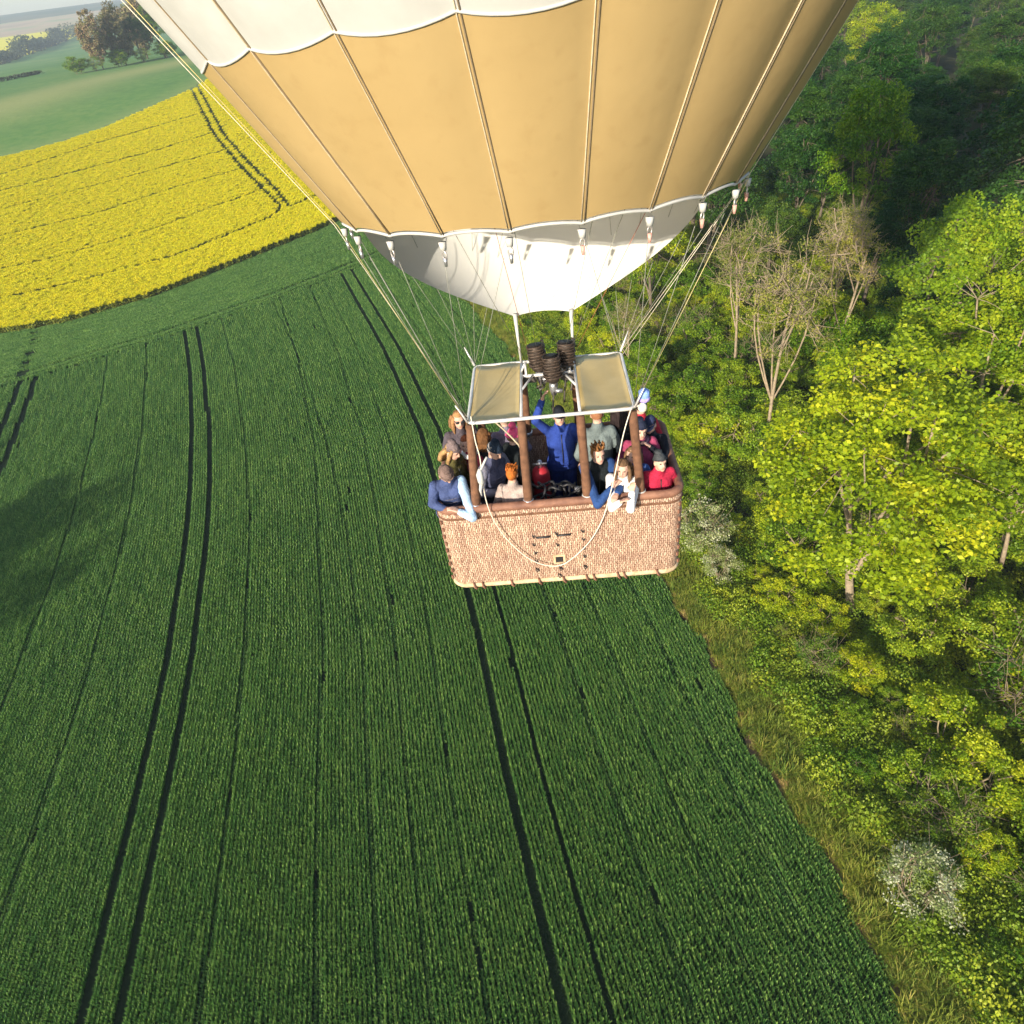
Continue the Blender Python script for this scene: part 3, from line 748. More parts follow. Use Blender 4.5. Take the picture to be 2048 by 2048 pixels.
mb = MB(); mb.tube([(x_, y_, BH - .10) for x_, y_ in rrect(BW + .004, BD + .004, .18, 8)], .016, 6, closed=True); mb.build('rim_stitching', M['suede'], bk, True)
mb = MB(); mb.tube([(x_, y_, .045) for x_, y_ in rrect(BW - .07, BD - .07, .17, 8)], .036, 8, closed=True); mb.build('base_edge', M['rawhide'], bk, True)
mb = MB(); mb.box((0, 0, .075), (BW - .16, BD - .16, .02)); mb.build('floor', M['darkin'], bk)
for sx in (-1, 1):
    mb = MB(); mb.box((sx * .40, 0, BH * .47), (.05, BD - .13, BH * .86)); mb.build('partition', M['darkin'], bk)
yf = -BD / 2
def fz(z): return BH + z
# step hole with its pale leather frame
hx_, hz_ = -.045, fz(-.842)
mb = MB(); a_, b_ = .074, .047
for (cx, cz, wx, wz) in ((0, a_ - .013, 2 * a_, .027), (0, -a_ + .013, 2 * a_, .027), (-a_ + .013, 0, .027, 2 * b_), (a_ - .013, 0, .027, 2 * b_)):
    mb.box((hx_ + cx, yf + .004, hz_ + cz), (wx, .03, wz))
sh = mb.build('step_hole', M['rawhide'], bk)
mb = MB(); mb.box((hx_, yf + .012, hz_), (2 * b_ + .002, .024, 2 * b_ + .002)); mb.build('opening_shade', M['black'], sh)  # solid black block painted as the shade inside the hole
for (hx0, hz0) in ((-.215, fz(-.46)), (.035, fz(-.45))):
    mb = MB(); mb.tube([(hx0 - .09, yf + .01, hz0 - .004), (hx0 - .08, yf - .02, hz0), (hx0 + .07, yf - .022, hz0 + .003), (hx0 + .09, yf + .01, hz0 + .004)], .012, 7); mb.build('rope_handle', M['black'], bk, True)
def loop_at(x_, z_):
    mb = MB(); mb.tube([(x_ - .012, yf + .012, z_ + .028), (x_ - .014, yf - .014, z_ + .01), (x_, yf - .02, z_ - .02), (x_ + .014, yf - .012, z_ - .004), (x_ + .008, yf + .012, z_ + .024)], .007, 6)
    mb.build('lashing', M['black'], bk, True)
for x_ in (-.332, .265):
    for z_ in (-.42, -.56, -.70, -.84, -.99): loop_at(x_ + rj.uniform(-.006, .006), fz(z_ + rj.uniform(-.02, .02)))
for x_, z_ in ((-.05, -.60), (-.05, -.42), (-.04, -1.0), (-.06, -1.12)): loop_at(x_, fz(z_))
for x_ in (-1.16, -1.05, -.68, -.33, -.02, .27, .36, .66, .74, 1.15): 
    mb = MB(); mb.tube([(x_, yf + .02, .09), (x_ + .01, yf - .03, .05), (x_ + .03, yf - .02, .015), (x_ + .04, yf + .03, .01)], .013, 6); mb.build('base_lashing', M['rimleather'], bk, True)
mb = MB()
for sx in (-1, 1):
    for k in range(9): mb.box((sx * (BW / 2 - .035 - .01 * (k % 2)), yf + .035, .2 + k * .11), (.03, .02, .05), sx * .8)
mb.build('corner_binding', M['rimleather'], bk)

# uprights in suede sleeves
pxs = [(-.9635, -.86), (-MX - .03, -MX - .01), (MX + .03, MX + .01), (.9635, .86)]
up_b = [-.9635, -.345, .345, .9635]; up_t = [-FW / 2 + .02, -MX, MX, FW / 2 - .02]
for sy in (-1, 1):
    for b_, t_ in zip(up_b, up_t):
        p0 = Vector((b_, sy * (BD / 2 - .06), ZR + .0)); p1 = Vector((t_, sy * (FD / 2), ZF - .03))
        pts = [p0.lerp(p1, k / 6) for k in range(7)]
        mb = MB(); mb.tube(pts, [.052, .055, .05, .053, .049, .052, .046], 10); u = mb.build('upright', M['suede'], balloon, True)
        mb = MB(); mb.tube([p0.lerp(p1, .01), p0.lerp(p1, .06)], .062, 10); mb.build('cuff', M['whitefab'] if b_ > 0 else M['steel'], u, True)
# burner frame
def bar(mb, a, b, r=.022): mb.tube([a, b], r, 8)
mb = MB(); q = [(-FW / 2, -FD / 2), (FW / 2, -FD / 2), (FW / 2, FD / 2), (-FW / 2, FD / 2)]
mb.tube([(x_, y_, ZF) for x_, y_ in rrect(FW, FD, .07, 4)], .021, 8, closed=True)
bar(mb, (-MX, -FD / 2, ZF), (-MX, FD / 2, ZF), .018); bar(mb, (MX, -FD / 2, ZF), (MX, FD / 2, ZF), .018)
bf = mb.build('burner_frame', M['frame'], balloon, True)
mb = MB()
yb = .33
bar(mb, (-MX, yb, ZF - .01), (MX, yb, ZF - .01), .02)
for sx in (-1, 1): bar(mb, (sx * MX, yb - .38, ZF), (sx * (MX - .14), yb - .02, ZF + .0), .014); bar(mb, (sx * MX, yb + .10, ZF), (sx * (MX - .06), yb + .1, ZF + .12), .014); bar(mb, (sx * (MX - .06), yb + .1, ZF + .12), (sx * (MX - .06), yb - .02, ZF), .014)
mb.build('burner_bar', M['frame'], balloon, True)
mb = MB()
for sx in (-1, 1): mb.box((sx * (MX - .1), yb + .02, ZF - .06), (.16, .08, .07))
mb.build('burner_bracket', M['framedark'], balloon)
for sx in (-1, 1):
    x0, x1 = sorted((sx * (FW / 2 - .022), sx * (MX + .018)))
    nx, ny = 10, 10; V = []; Fc = []
    for lay in (0, 1):
        for i in range(nx + 1):
            for j in range(ny + 1):
                u, v = i / nx, j / ny
                V.append((x0 + (x1 - x0) * u, -FD / 2 + .022 + (FD - .044) * v, ZF + .012 - lay * .008 - .035 * math.sin(math.pi * u) * math.sin(math.pi * v) + .006 * math.sin(9 * u + 5 * v * sx)))
    n1 = (nx + 1) * (ny + 1)
    for i in range(nx):
        for j in range(ny):
            a = i * (ny + 1) + j; Fc.append((a, a + ny + 1, a + ny + 2, a + 1)); Fc.append((n1 + a + 1, n1 + a + ny + 2, n1 + a + ny + 1, n1 + a))
    for i in range(nx):
        for j in (0, ny): a = i * (ny + 1) + j; Fc.append((a, a + ny + 1, n1 + a + ny + 1, n1 + a))
    for j in range(ny):
        for i in (0, nx): a = i * (ny + 1) + j; Fc.append((a, a + 1, n1 + a + 1, n1 + a))
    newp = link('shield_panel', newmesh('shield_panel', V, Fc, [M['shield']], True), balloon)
# burners: open cans with coils
for bx_, by_, bz_, tx in ((-.10, yb + .08, .0, -.07), (.22, yb + .08, .0, .07), (.055, yb - .13, -.06, 0)):
    b0 = Vector((bx_, by_, ZF + bz_)); ax = Vector((tx, .05, 1)).normalized()
    mb = MB(); n = 18; prof = [(0, .05), (.02, .075), (.08, .09), (.31, .10), (.33, .102), (.33, .094), (.1, .085), (.03, .05)]
    mb.tube([b0 + ax * h_ for h_, _ in prof], [r_ for _, r_ in prof], n)
    can = mb.build('burner', M['can'], balloon, True)
    mb = MB(); X_ = ax.orthogonal().normalized(); Y_ = ax.cross(X_)
    pts = [b0 + ax * (.06 + .29 * k / 120) + (X_ * math.cos(k * .42) + Y_ * math.sin(k * .42)) * (.105 + .008 * math.sin(k * 1.7) + .006 * math.sin(k * .63)) for k in range(121)]
    mb.tube(pts, .011, 6); mb.build('coil', M['coil'], can, True)
    mb = MB(); mb.tube([b0 - ax * .16, b0 - ax * .10, b0 - ax * .04, b0], [.03, .05, .055, .05], 10); mb.box(b0 - ax * .1 + Vector((.06, -.03, 0)), (.09, .03, .04)); mb.build('valve_block', M['steel'], can, True)
    mb = MB(); mb.tube([b0 - ax * .1 + Vector((0, -.04, 0)), b0 - ax * .18 + Vector((-.02, -.1, -.02)), b0 - ax * .32 + Vector((-.03, -.14, -.05))], .011, 6); mb.build('blast_handle', M['framedark'], can, True)

mb = MB(); rb_ = random.Random(8)
for k in range(14):
    x0 = rb_.uniform(-.16, .28); y0_ = yb + rb_.uniform(-.2, .15); z0 = ZF + rb_.uniform(-.12, .1)
    mb.tube([(x0, y0_, z0), (x0 + rb_.uniform(-.08, .08), y0_ - .04, z0 + rb_.uniform(-.06, .1)), (x0 + rb_.uniform(-.12, .12), y0_ + rb_.uniform(-.1, .1), z0 + rb_.uniform(-.12, .08))], rb_.uniform(.006, .014), 6)
mb.build('fuel_lines', M['framedark'], balloon, True)
# envelope
NG = 22
A_AX = Vector((math.tan(R(.07)), math.tan(R(5.618)), 1)).normalized()
A_X = (Vector((1, 0, 0)) - A_AX * A_AX.x).normalized(); A_Y = A_AX.cross(A_X)
MO = Vector((.713, 7.49, 33.205)); PH0 = -5.055
prof_h = [0, 1.357, 2.7, 4.3, 6.5, 9.5, 13, 17, 21, 24.5, 27.5, 29.6, 30.5]
prof_r = [1.928, 2.768, 3.60, 4.62, 6.1, 8.2, 10.7, 12.8, 12.9, 11.4, 8.3, 4.2, .3]
def pr(h): return float(np.interp(h, prof_h, prof_r))
def ring(h, a, bulge=0): 
    r = pr(h) * (1 + bulge); return MO + A_AX * h + A_X * (r * math.sin(a)) - A_Y * (r * math.cos(a))
def tape_a(i): return R(PH0 + 360 / NG * (i - 3.5))
SUBG = 8
def sagbulge(u): return 4 * u * (1 - u)
def band(name, h0, h1, nh, mat, sag0, sag1, thick_hem=None):
    V, Fc = [], []
    n = NG * SUBG
    for k in range(nh + 1):
        t = k / nh
        for i in range(n):
            g, u = divmod(i, SUBG); u /= SUBG; a = tape_a(g) + R(360 / NG) * u; sb = sagbulge(u)
            h = h0 + (h1 - h0) * t - sb * (sag0 * (1 - t) + sag1 * t)
            bl = .015 * min(1, max(h, 0) / .7 + .15) * (1 if h < 22 else max(0, (30.5 - h) / 8.5))
            # chord flattening plus billow
            V.append(L(ring(max(h, -.2), a, sb * bl)))
    for k in range(nh):
        for i in range(n):
            j = (i + 1) % n; Fc.append((k * n + i, k * n + j, (k + 1) * n + j, (k + 1) * n + i))
    return link(name, newmesh(name, V, Fc, [mat], True), balloon)
SAG = .055
band('gold_band', 0.035, 1.357, 8, M['gold'], -.03, SAG)
band('white_band', 1.357, 4.3, 14, M['whitefab'], SAG, SAG)
band('gold_band', 4.3, 11.0, 12, M['gold'], SAG, SAG)
band('white_band', 11.0, 18.0, 12, M['whitefab'], SAG, SAG)
band('crown_band', 18.0, 30.5, 20, M['gold'], SAG, 0)
# white hems: one round the mouth, one along the colour joint
def hem(name, h, sag, r, off, mat):
    mb = MB(); P = []
    for i in range(NG * SUBG):
        g, u = divmod(i, SUBG); u /= SUBG; sb = sagbulge(u); hh = h - sb * sag
        P.append(L(ring(hh, tape_a(g) + R(360 / NG) * u, sb * .015 * min(1, max(hh, 0) / .7 + .15) + off)))
    mb.tube(P, r, 8, closed=True); return mb.build(name, mat, balloon, True)
hem('mouth_hem', 0.012, -.03, .013, 0, M['whitefab'])
hem('joint_hem', 1.357 + .01, SAG, .010, .001, M['whitefab'])
for i in range(NG):
    a = tape_a(i)
    pts_h = [0, .35, .7, 1.05, 1.357, 2.0, 2.7, 3.5, 4.3, 6.5, 9.5, 13, 17, 21, 24.5, 27.5]
    pa = [L(ring(h, a, .002)) for h in pts_h]
    mb = MB(); mb.tube(pa, .005, 6); tp = mb.build('load_tape', M['tape'], balloon, True)
    mb = MB(); mb.tube([L(ring(h, a + .016 / max(pr(h), .5) * 1.6, .003)) for h in pts_h], .006, 5); mb.build('seam', M['seam'], tp, True)
    # shackle at the mouth: steel ring, white wrap, pink tab
    p = ring(-.02, a, .01); d = (ring(-.6, a, -.0) - p).normalized(); tang = (ring(0, a + .01) - ring(0, a - .01)).normalized()
    mb = MB(); mb.tube([L(p + d * .01), L(p + d * .075)], [.034, .024], 8); shk = mb.build('shackle_wrap', M['whitefab'], balloon, True)
    mb = MB(); mb.tube([L(p + d * (.11 + .032 * math.cos(k * .785)) + tang * .02 * math.sin(k * .785)) for k in range(8)], .007, 6, closed=True); mb.build('ring', M['shackle'], shk, True)
    mb = MB(); mb.tube([L(p + d * .13), L(p + d * .20)], [.02, .012], 7); mb.build('tab', M['pinktab'] if i > 3 and i < 10 else M['steel'], shk, True)
corners = [Vector((sx * FW / 2, sy * FD / 2, ZF + .02)) for sx in (-1, 1) for sy in (-1, 1)]
for i in range(NG):
    a = tape_a(i); p = L(ring(-.02, a, .01)); e = L(ring(-.02, a, .01))
    cx = min(corners, key=lambda c_: (Vector((c_.x * 1.3, c_.y * 1.3, 0)) - Vector((p.x, p.y, 0))).length)
    c2 = Vector((cx.x, cx.y, cx.z)); dd = (c2 - p).normalized()
    mb = MB(); mb.tube([p + dd * .22, p.lerp(c2, .5) + Vector((0, 0, -.02)), c2], .0027, 5); wv = mb.build('flying_wire', M['wire'], balloon, True)
for k, cx in enumerate(corners):
    mb = MB(); top = L(MO); v = (Vector((cx.x * 1.9, cx.y * 1.5, ZF + 2)) - cx).normalized()
    mb.tube([cx, cx + v * .10, cx + v * .26], [.018, .012, .006], 7); mb.build('carabiner', M['frame'], balloon, True)
# loose lines on the outside of the envelope and inside the mouth
def line(pts, r, mat, name='control_line'): mb = MB(); mb.tube([L(p) for p in pts], r, 5); return mb.build(name, mat, balloon, True)
wl = lambda p: MW @ Vector(p)
fl = wl(corners[0]); fr = wl(corners[2]); blc = wl(corners[1]); brc = wl(corners[3])
def outside(i, off, dn=0): return [ring(h, tape_a(i), off) for h in (2.0, 1.3, .6, 0)]
line(outside(-1, .035) + [fl], .0034, M['goldwire']); line(outside(-1.15, .05) + [fl + Vector((.02, 0, .02))], .0034, M['cream'])
line(outside(8.4, .03) + [brc], .0034, M['cream']); line([ring(.0, tape_a(7.7), .02), fr], .0036, M['goldwire']); line([ring(.0, tape_a(8.1), .02), brc + Vector((0, -.1, 0))], .0034, M['cream'])
for k, (ai, t_) in enumerate(((1.4, -.25), (2.5, -.2), (2.9, -.1), (4.6, .2), (5.4, .25), (6.2, .3))):
    line([ring(.3, tape_a(ai), -.25), wl((t_, FD / 2 - .1, ZF + .03))], .003, M['redline'] if k in (1, 5) else M['wire'])
# scoop: white fabric hung from the far half of the mouth, drawn in to two straps on the frame
nu, nv = 40, 14; V, Fc = [], []
sc_b = [Vector((-MX - .01, FD / 2 - .04, ZF + .62)), Vector((MX + .01, FD / 2 - .02, ZF + .60))]
for i in range(nu + 1):
    u = -1 + 2 * i / nu; a = R(180 + 84 * u)
    top = L(ring(0.01, -a if False else a, -.012)); 
    tb = (1 - u) / 2; bot = sc_b[1].lerp(sc_b[0], 1 - tb) + Vector((0, .10 * (1 - u * u), 0))
    for j in range(nv + 1):
        v = j / nv
        p = top.lerp(bot, v)
        out = Vector((top.x, top.y - .1, 0)); out.normalize()
        p = p + out * (.43 * math.sin(math.pi * v ** 1.1)) + Vector((0, 0, .05 * math.sin(math.pi * v)))
        V.append(p)
for i in range(nu):
    for j in range(nv):
        a = i * (nv + 1) + j; Fc.append((a, a + nv + 1, a + nv + 2, a + 1))
link('scoop', newmesh('scoop', V, Fc, [M['scoopfab']], True), balloon)
for k, p in enumerate(sc_b):
    q = Vector(((-MX, MX)[k], FD / 2 - .02, ZF)); mb = MB(); mb.tube([p + Vector((0, .0, .03)), p.lerp(q, .5) + Vector((0, -.02, 0)), q], [.026, .017, .014], 7); mb.build('scoop_strap', M['whitefab'], balloon, True)
# hoses coiled in the pilot's compartment
mb = MB()
for k in range(5):
    cx, cy = -.24 + .12 * k, -.52 + .06 * (k % 2)
    mb.tube([(cx + .1 * math.cos(t_ * .5 + k), cy + .09 * math.sin(t_ * .5 + k), BH - .16 + .012 * t_ + .04 * math.sin(t_ * 1.1 + k)) for t_ in range(20)], .016, 6)
mb.build('fuel_hose', M['black'], balloon, True)
mb = MB(); mb.tube([(.24, -.56, BH - .05), (.24, -.56, BH + .02)], .035, 9); mb.build('pressure_gauge', M['steel'], balloon, True)

# things tied to or standing in the basket
def basket_thing(name, label, cat, loc=(0, 0, 0), rz=0):
    o = empty(name, MW @ Vector(loc), YAW + rz, label, cat); return o
rp_ = [(-.857, 1.218), (-.846, .926), (-.822, .707), (-.832, .369), (-.80, .033), (-.688, -.327), (-.485, -.661), (-.279, -.844), (-.059, -.893), (.131, -.776), (.343, -.534), (.491, -.245), (.576, .038), (.68, .442), (.777, .864), (.868, 1.15)]
P3 = []
for x_, z_ in rp_:
    dy = -.90 if z_ < .1 else -.90 + (.9 - .75) * (z_ - .1) / 1.1
    P3.append((x_ * (1 if z_ < 0 else 1), dy, BH + z_))
def smooth_path(P, n=5):
    P = [Vector(p) for p in P]; out = []
    for i in range(len(P) - 1):
        a, b, c_, d_ = P[max(i - 1, 0)], P[i], P[i + 1], P[min(i + 2, len(P) - 1)]
        for k in range(n):
            t = k / n; out.append(.5 * ((2 * b) + (c_ - a) * t + (2 * a - 5 * b + 4 * c_ - d_) * t * t + (3 * b - a - 3 * c_ + d_) * t ** 3))
    return out + [P[-1]]
o = basket_thing('rope', 'cream rope tied to both front frame corners and looping down across the wicker', 'rope')
mb = MB(); mb.tube(smooth_path(P3), .0065, 7); mb.build('cord', M['cream'], o, True)
mb = MB(); kz = BH + .5; mb.tube([(-.835, -.885, kz + .12), (-.845, -.90, kz + .05), (-.84, -.905, kz - .04), (-.83, -.89, kz - .10)], [.02, .042, .038, .016], 8)
mb.tube([(-.83, -.89, kz + .1), (-.77, -.86, kz + .2), (-.74, -.84, kz + .24)], .014, 6); mb.tube([(-.84, -.9, kz - .04), (-.865, -.9, kz - .16), (-.86, -.9, kz - .24)], [.022, .018, .008], 6); mb.build('knot', M['whitefab'], o, True)
o = basket_thing('dangling_strap', 'thin cream strap hanging loose from the left shield panel', 'strap')
mb = MB(); mb.tube(smooth_path([(-.62, -.66, ZF - .02), (-.50, -.60, ZF - .22), (-.38, -.58, ZF - .42)]), .010, 6); mb.build('strap', M['tape'], o, True)
mb = MB(); mb.tube([(-.38, -.58, ZF - .41), (-.365, -.58, ZF - .47)], [.016, .02], 7); mb.build('end_tab', M['cream'], o, True)
o = basket_thing('pouch', 'small blue and lilac pouch hung on the right front frame corner', 'pouch')
bl_m = cloth('pouch_blue', (.22, .35, .75)); li_m = cloth('pouch_lilac', (.42, .32, .70))
mb = MB(); mb.tube([(1.02, -.62, ZF + .02), (1.02, -.62, ZF + .06), (1.02, -.62, ZF + .16), (1.02, -.62, ZF + .19)], [.03, .058, .06, .02], 12); mb.build('bag', bl_m, o, True)
mb = MB(); mb.tube([(1.02, -.62, ZF + .05), (1.02, -.62, ZF + .09)], .064, 12); mb.build('stripe', li_m, o, True)
mb = MB(); mb.ell((1.0, -.64, ZF - .03), (.05, .04, .06)); mb.tube([(1.0, -.64, ZF), (.92, -.68, ZF + .02)], .012, 6); mb.build('clip', M['cream'], o, True)
o = basket_thing('gas_cylinder', 'tall red padded cylinder standing beside the pilot', 'gas cylinder', (-.20, -.02, .085))
mb = MB(); mb.tube([(0, 0, 0), (0, 0, .03), (0, 0, 1.05), (0, 0, 1.12), (0, 0, 1.15)], [.10, .115, .115, .09, .04], 14); mb.build('padded_cover', M['red'], o, True)
mb = MB(); mb.tube([(0, 0, 1.15), (0, 0, 1.24)], .03, 8); mb.tube([(-.09, 0, 1.2), (.09, 0, 1.2)], .012, 6); mb.build('valve', M['steel'], o, True)
mb = MB()
for k in range(3): mb.tube([(.118 * math.cos(t_ * .524), .118 * math.sin(t_ * .524), .3 + k * .3) for t_ in range(12)], .012, 5, closed=True)
mb.build('strap_band', M['black'], o, True)

# ------------------------------------------------------------------ people
CL = {}
def cm(name, col, var=.2):
    if name not in CL: CL[name] = cloth(name, col, var)
    return CL[name]
SKIN = [mottled('skin_light', (.56, .33, .24), (.66, .41, .31), 20, .55, .05), mottled('skin_tan', (.46, .26, .17), (.55, .32, .22), 20, .55, .05)]
EYE = mottled('eye_dark', (.02, .015, .012), (.04, .03, .02), 30, .3); LIP = mottled('lips', (.42, .15, .12), (.5, .2, .16), 30, .5)
FLOOR = .085
def person(label, x, y, zh, face, jacket, sleeves=None, lean=8, arms=None, headyaw=0, headpitch=0, hair=None, hairlen='short', hat=None, hatcol=None, trousers=(.03, .035, .05), skin=0, glasses=False, vest_lines=False, scarf=None, onesleeve=0):
    th = R(lean); S = (BH - FLOOR + zh) / (.92 + .71 * math.cos(th))
    fa = R(face)          # 0 = facing the camera side (-y), 90 = facing +x
    hd = Vector((math.sin(fa), -math.cos(fa), 0)); off = math.sin(th) * .71 * S
    loc = Vector((x, y, FLOOR)) - hd * off
    root = empty('person', MW @ loc, YAW + fa + math.pi, label, 'person')
    root.scale = (S, S, S)
    RL = Matrix.Rotation(-th, 3, 'X')
    def B(p):              # upper body leans about the hips
        p = Vector(p); return Vector((0, 0, .92)) + RL @ (p - Vector((0, 0, .92))) if p.z > .92 else p
    sh = {s: B((s * .158, -.01, 1.41)) for s in (-1, 1)}
    arms = arms or {}
    el, ha = {}, {}
    for s in (-1, 1):
        d = arms.get(s, 'down')
        if d == 'down': el[s], ha[s] = B((s * .27, -.03, 1.13)), B((s * .25, .14, .97))
        elif d == 'fold': el[s], ha[s] = B((s * .28, .06, 1.14)), B((s * .02, .30, 1.16))
        elif d == 'rail': el[s], ha[s] = B((s * .30, .14, 1.19)), B((s * .10, .42, 1.19))
        elif d == 'photo': el[s], ha[s] = B((s * .27, .20, 1.22)), B((s * .07, .30, 1.50))
        else: el[s], ha[s] = B(d[0]), B(d[1])
    hc = B((0, .02, 1.63)); HR = RL @ Matrix.Rotation(R(headyaw), 3, 'Z') @ Matrix.Rotation(R(-headpitch), 3, 'X')
    def Hh(p): return hc + HR @ (Vector(p) * .93)
    bd = MB()
    bd.cap(B((0, 0, 1.0)), B((0, 0, 1.28)), .10, .105); bd.cap(B((-.11, 0, 1.38)), B((.11, 0, 1.38)), .055, .055)
    bd.cap((-.06, 0, .93), (.06, 0, .93), .10, .10); bd.cap(B((0, -.005, 1.42)), Hh((0, -.01, -.05)), .06, .054)
    for s in (-1, 1):
        bd.cap((s * .085, 0, .90), (s * .095, .01, .48), .088, .058); bd.cap((s * .095, .01, .48), (s * .10, -.02, .08), .056, .038); bd.cap((s * .10, -.03, .035), (s * .11, .14, .03), .04, .034)
        bd.cap(sh[s], el[s], .050, .038); bd.cap(el[s], ha[s], .038, .026)
        f = (ha[s] - el[s]).normalized(); side = f.cross(Vector((0, 0, 1))); side = side.normalized() if side.length > .2 else Vector((1, 0, 0)); nn = side.cross(f)
        pc = ha[s] + f * .055
        for k in (-1, 0, 1): bd.cap(ha[s] + side * k * .012, pc + side * k * .023, .018, .016, 8)
        for k, ln in enumerate((.062, .075, .078, .06)):
            b0 = pc + side * (k - 1.5) * .0215 + f * .01; b1 = b0 + f * ln * .55 - nn * .008; b2 = b1 + f * ln * .4 - nn * .028
            bd.cap(b0, b1, .0098, .0092, 8); bd.cap(b1, b2, .0092, .008, 8)
        t0 = ha[s] + side * (-s) * .025 + f * .015; t1 = t0 + side * (-s) * .03 + f * .03 - nn * .01; bd.cap(t0, t1, .012, .011, 8); bd.cap(t1, t1 + f * .03 - nn * .01, .011, .009, 8)
    bd.ell(Hh((0, -.008, .02)), (.076, .096, .105), 18, 12, HR); bd.ell(Hh((0, .03, -.045)), (.058, .066, .068), 16, 10, HR); bd.ell(Hh((0, .06, -.095)), (.03, .028, .022), 10, 8, HR)
    bd.cap(Hh((0, .088, .02)), Hh((0, .108, -.022)), .010, .016, 8); bd.cap(Hh((-.035, .078, .035)), Hh((.035, .078, .035)), .014, .014, 8)
    for s in (-1, 1): bd.ell(Hh((s * .078, -.005, -.01)), (.012, .022, .034), 10, 8, HR)
    bm = remeshed(bd, 'body', SKIN[skin], .0085, 2); link('body', bm, root)
    for s in (-1, 1):
        mb = MB(); mb.ell(Hh((s * .031, .086, .012)), (.013, .008, .008), 8, 6, HR); mb.build('eye', EYE, root, True)
    mb = MB(); mb.ell(Hh((0, .092, -.060)), (.024, .008, .008), 8, 6, HR); mb.build('mouth', LIP, root, True)
    # jacket
    jm = cm('jacket_%s' % '_'.join('%02d' % int(c * 99) for c in jacket), jacket)
    smat = jm if sleeves is None else cm('sleeve_%s' % '_'.join('%02d' % int(c * 99) for c in sleeves), sleeves)
    jk = MB()
    jk.cap(B((-.045, 0, .95)), B((-.05, .005, 1.28)), .125, .138); jk.cap(B((.045, 0, .95)), B((.05, .005, 1.28)), .125, .138)
    jk.cap(B((-.125, -.005, 1.385)), B((.125, -.005, 1.385)), .078, .078); jk.cap((-.08, 0, .88), (.08, 0, .88), .13, .13); jk.cap(B((0, -.005, 1.42)), B((0, .005, 1.485)), .085, .075)
    rgp = random.Random(int(abs(x) * 999 + abs(y) * 77))
    for k in range(9):      # folds
        a = rgp.uniform(0, 6.28); zz = rgp.uniform(.9, 1.3); jk.ell(B((.125 * math.cos(a), .10 * math.sin(a), zz)), (.052, .048, .022), 8, 6)
    def sleeve(s, mbx):
        mbx.cap(sh[s], el[s], .064, .052); mbx.cap(el[s], el[s].lerp(ha[s], .9), .057, .042)
        for k in range(3): p = sh[s].lerp(el[s], .3 + .3 * k); mbx.ell(p, (.072 - .006 * k, .072 - .006 * k, .02), 10, 6)
    if sleeves is None:
        for s in (-1, 1): sleeve(s, jk)
    link('jacket', remeshed(jk, 'jacket', jm, .013, 3), root)
    if sleeves is not None:
        for s in (-1, 1):
            mbx = MB(); sleeve(s, mbx); m_ = jm if onesleeve == -s else smat
            link('sleeve', remeshed(mbx, 'sleeve', m_, .013, 3), root)
    if not vest_lines:      # zip and pockets
        mb = MB(); mb.tube([B((0, .133, .96)), B((0, .142, 1.12)), B((0, .140, 1.28)), B((0, .10, 1.40))], .006, 5); mb.build('zip', M['black'], root, True)
        mb = MB()
        mb.tube([B((.17 * math.cos(k * .393), .145 * math.sin(k * .393), .93)) for k in range(16)], .014, 6, closed=True); mb.build('waistband', jm, root, True)
    if vest_lines:
        mb = MB()
        for zz in (1.0, 1.07, 1.14, 1.21, 1.28): mb.tube([B((.186 * math.cos(k * .393) , .143 * math.sin(k * .393), zz)) for k in range(16)], .007, 5, closed=True)
        mb.build('quilting', cm('quilting_thread', (.12, .12, .17)), root, True)
    tr = MB()
    tr.cap((-.07, 0, .93), (.07, 0, .93), .135, .135)
    for s in (-1, 1): tr.cap((s * .085, 0, .90), (s * .095, .01, .48), .105, .078); tr.cap((s * .095, .01, .48), (s * .10, -.02, .11), .078, .066)
    link('trousers', remeshed(tr, 'trousers', cm('trousers_%s' % '_'.join('%02d' % int(c * 99) for c in trousers), trousers), .016, 2), root)
    def shell(r, cond, jit=0, ctr=(0, -.01, .022)):
        mb = MB(); mb.ell((0, 0, 0), r, 26, 18); v = np.array(mb.v); fs = []
        for q in mb.f:
            c_ = v[list(q)].mean(0)
            if cond(c_): fs.append(q)
        out = []
        for p in mb.v:
            k = 1 + (rgp.uniform(-jit, jit) if jit else 0); out.append(Hh((p[0] * k + ctr[0], p[1] * k + ctr[1], p[2] * k + ctr[2])))
        return out, fs
    if hair is not None:
        hm = cm('hair_%s' % '_'.join('%02d' % int(c * 99) for c in hair), hair, .4)
        v, f = shell((.085, .105, .114), lambda c_: not (c_[1] > .045 and c_[2] < .052) and c_[2] > (-.05 if hairlen == 'short' else -.11) and not (abs(c_[0]) > .06 and c_[1] > .0 and c_[2] < .02 and hairlen == 'short'), .035)
        hb = MB(); hb.add(v, f)
        if hairlen == 'long':
            for k in range(7):
                ax_ = (k - 3) * .026; hb.tube([Hh((ax_, -.075 + .01 * abs(k - 3), .04)), Hh((ax_ * 1.25, -.10, -.06)), Hh((ax_ * 1.4, -.095, -.15)), Hh((ax_ * 1.3, -.08, -.24 + .02 * abs(k - 3)))], [.03, .035, .032, .012], 7)
            for s in (-1, 1): hb.tube([Hh((s * .07, .03, .07)), Hh((s * .09, .02, -.02)), Hh((s * .095, .02, -.12)), Hh((s * .085, .03, -.2))], [.02, .024, .026, .01], 7)
        if hairlen == 'tuft':
            for k in range(26):
                a = rgp.uniform(0, 6.28); r_ = rgp.uniform(.02, .09); hb.tube([Hh((r_ * math.cos(a), r_ * math.sin(a), .10)), Hh((r_ * 1.2 * math.cos(a) + .01, r_ * 1.25 * math.sin(a), .145))], [.02, .006], 5)
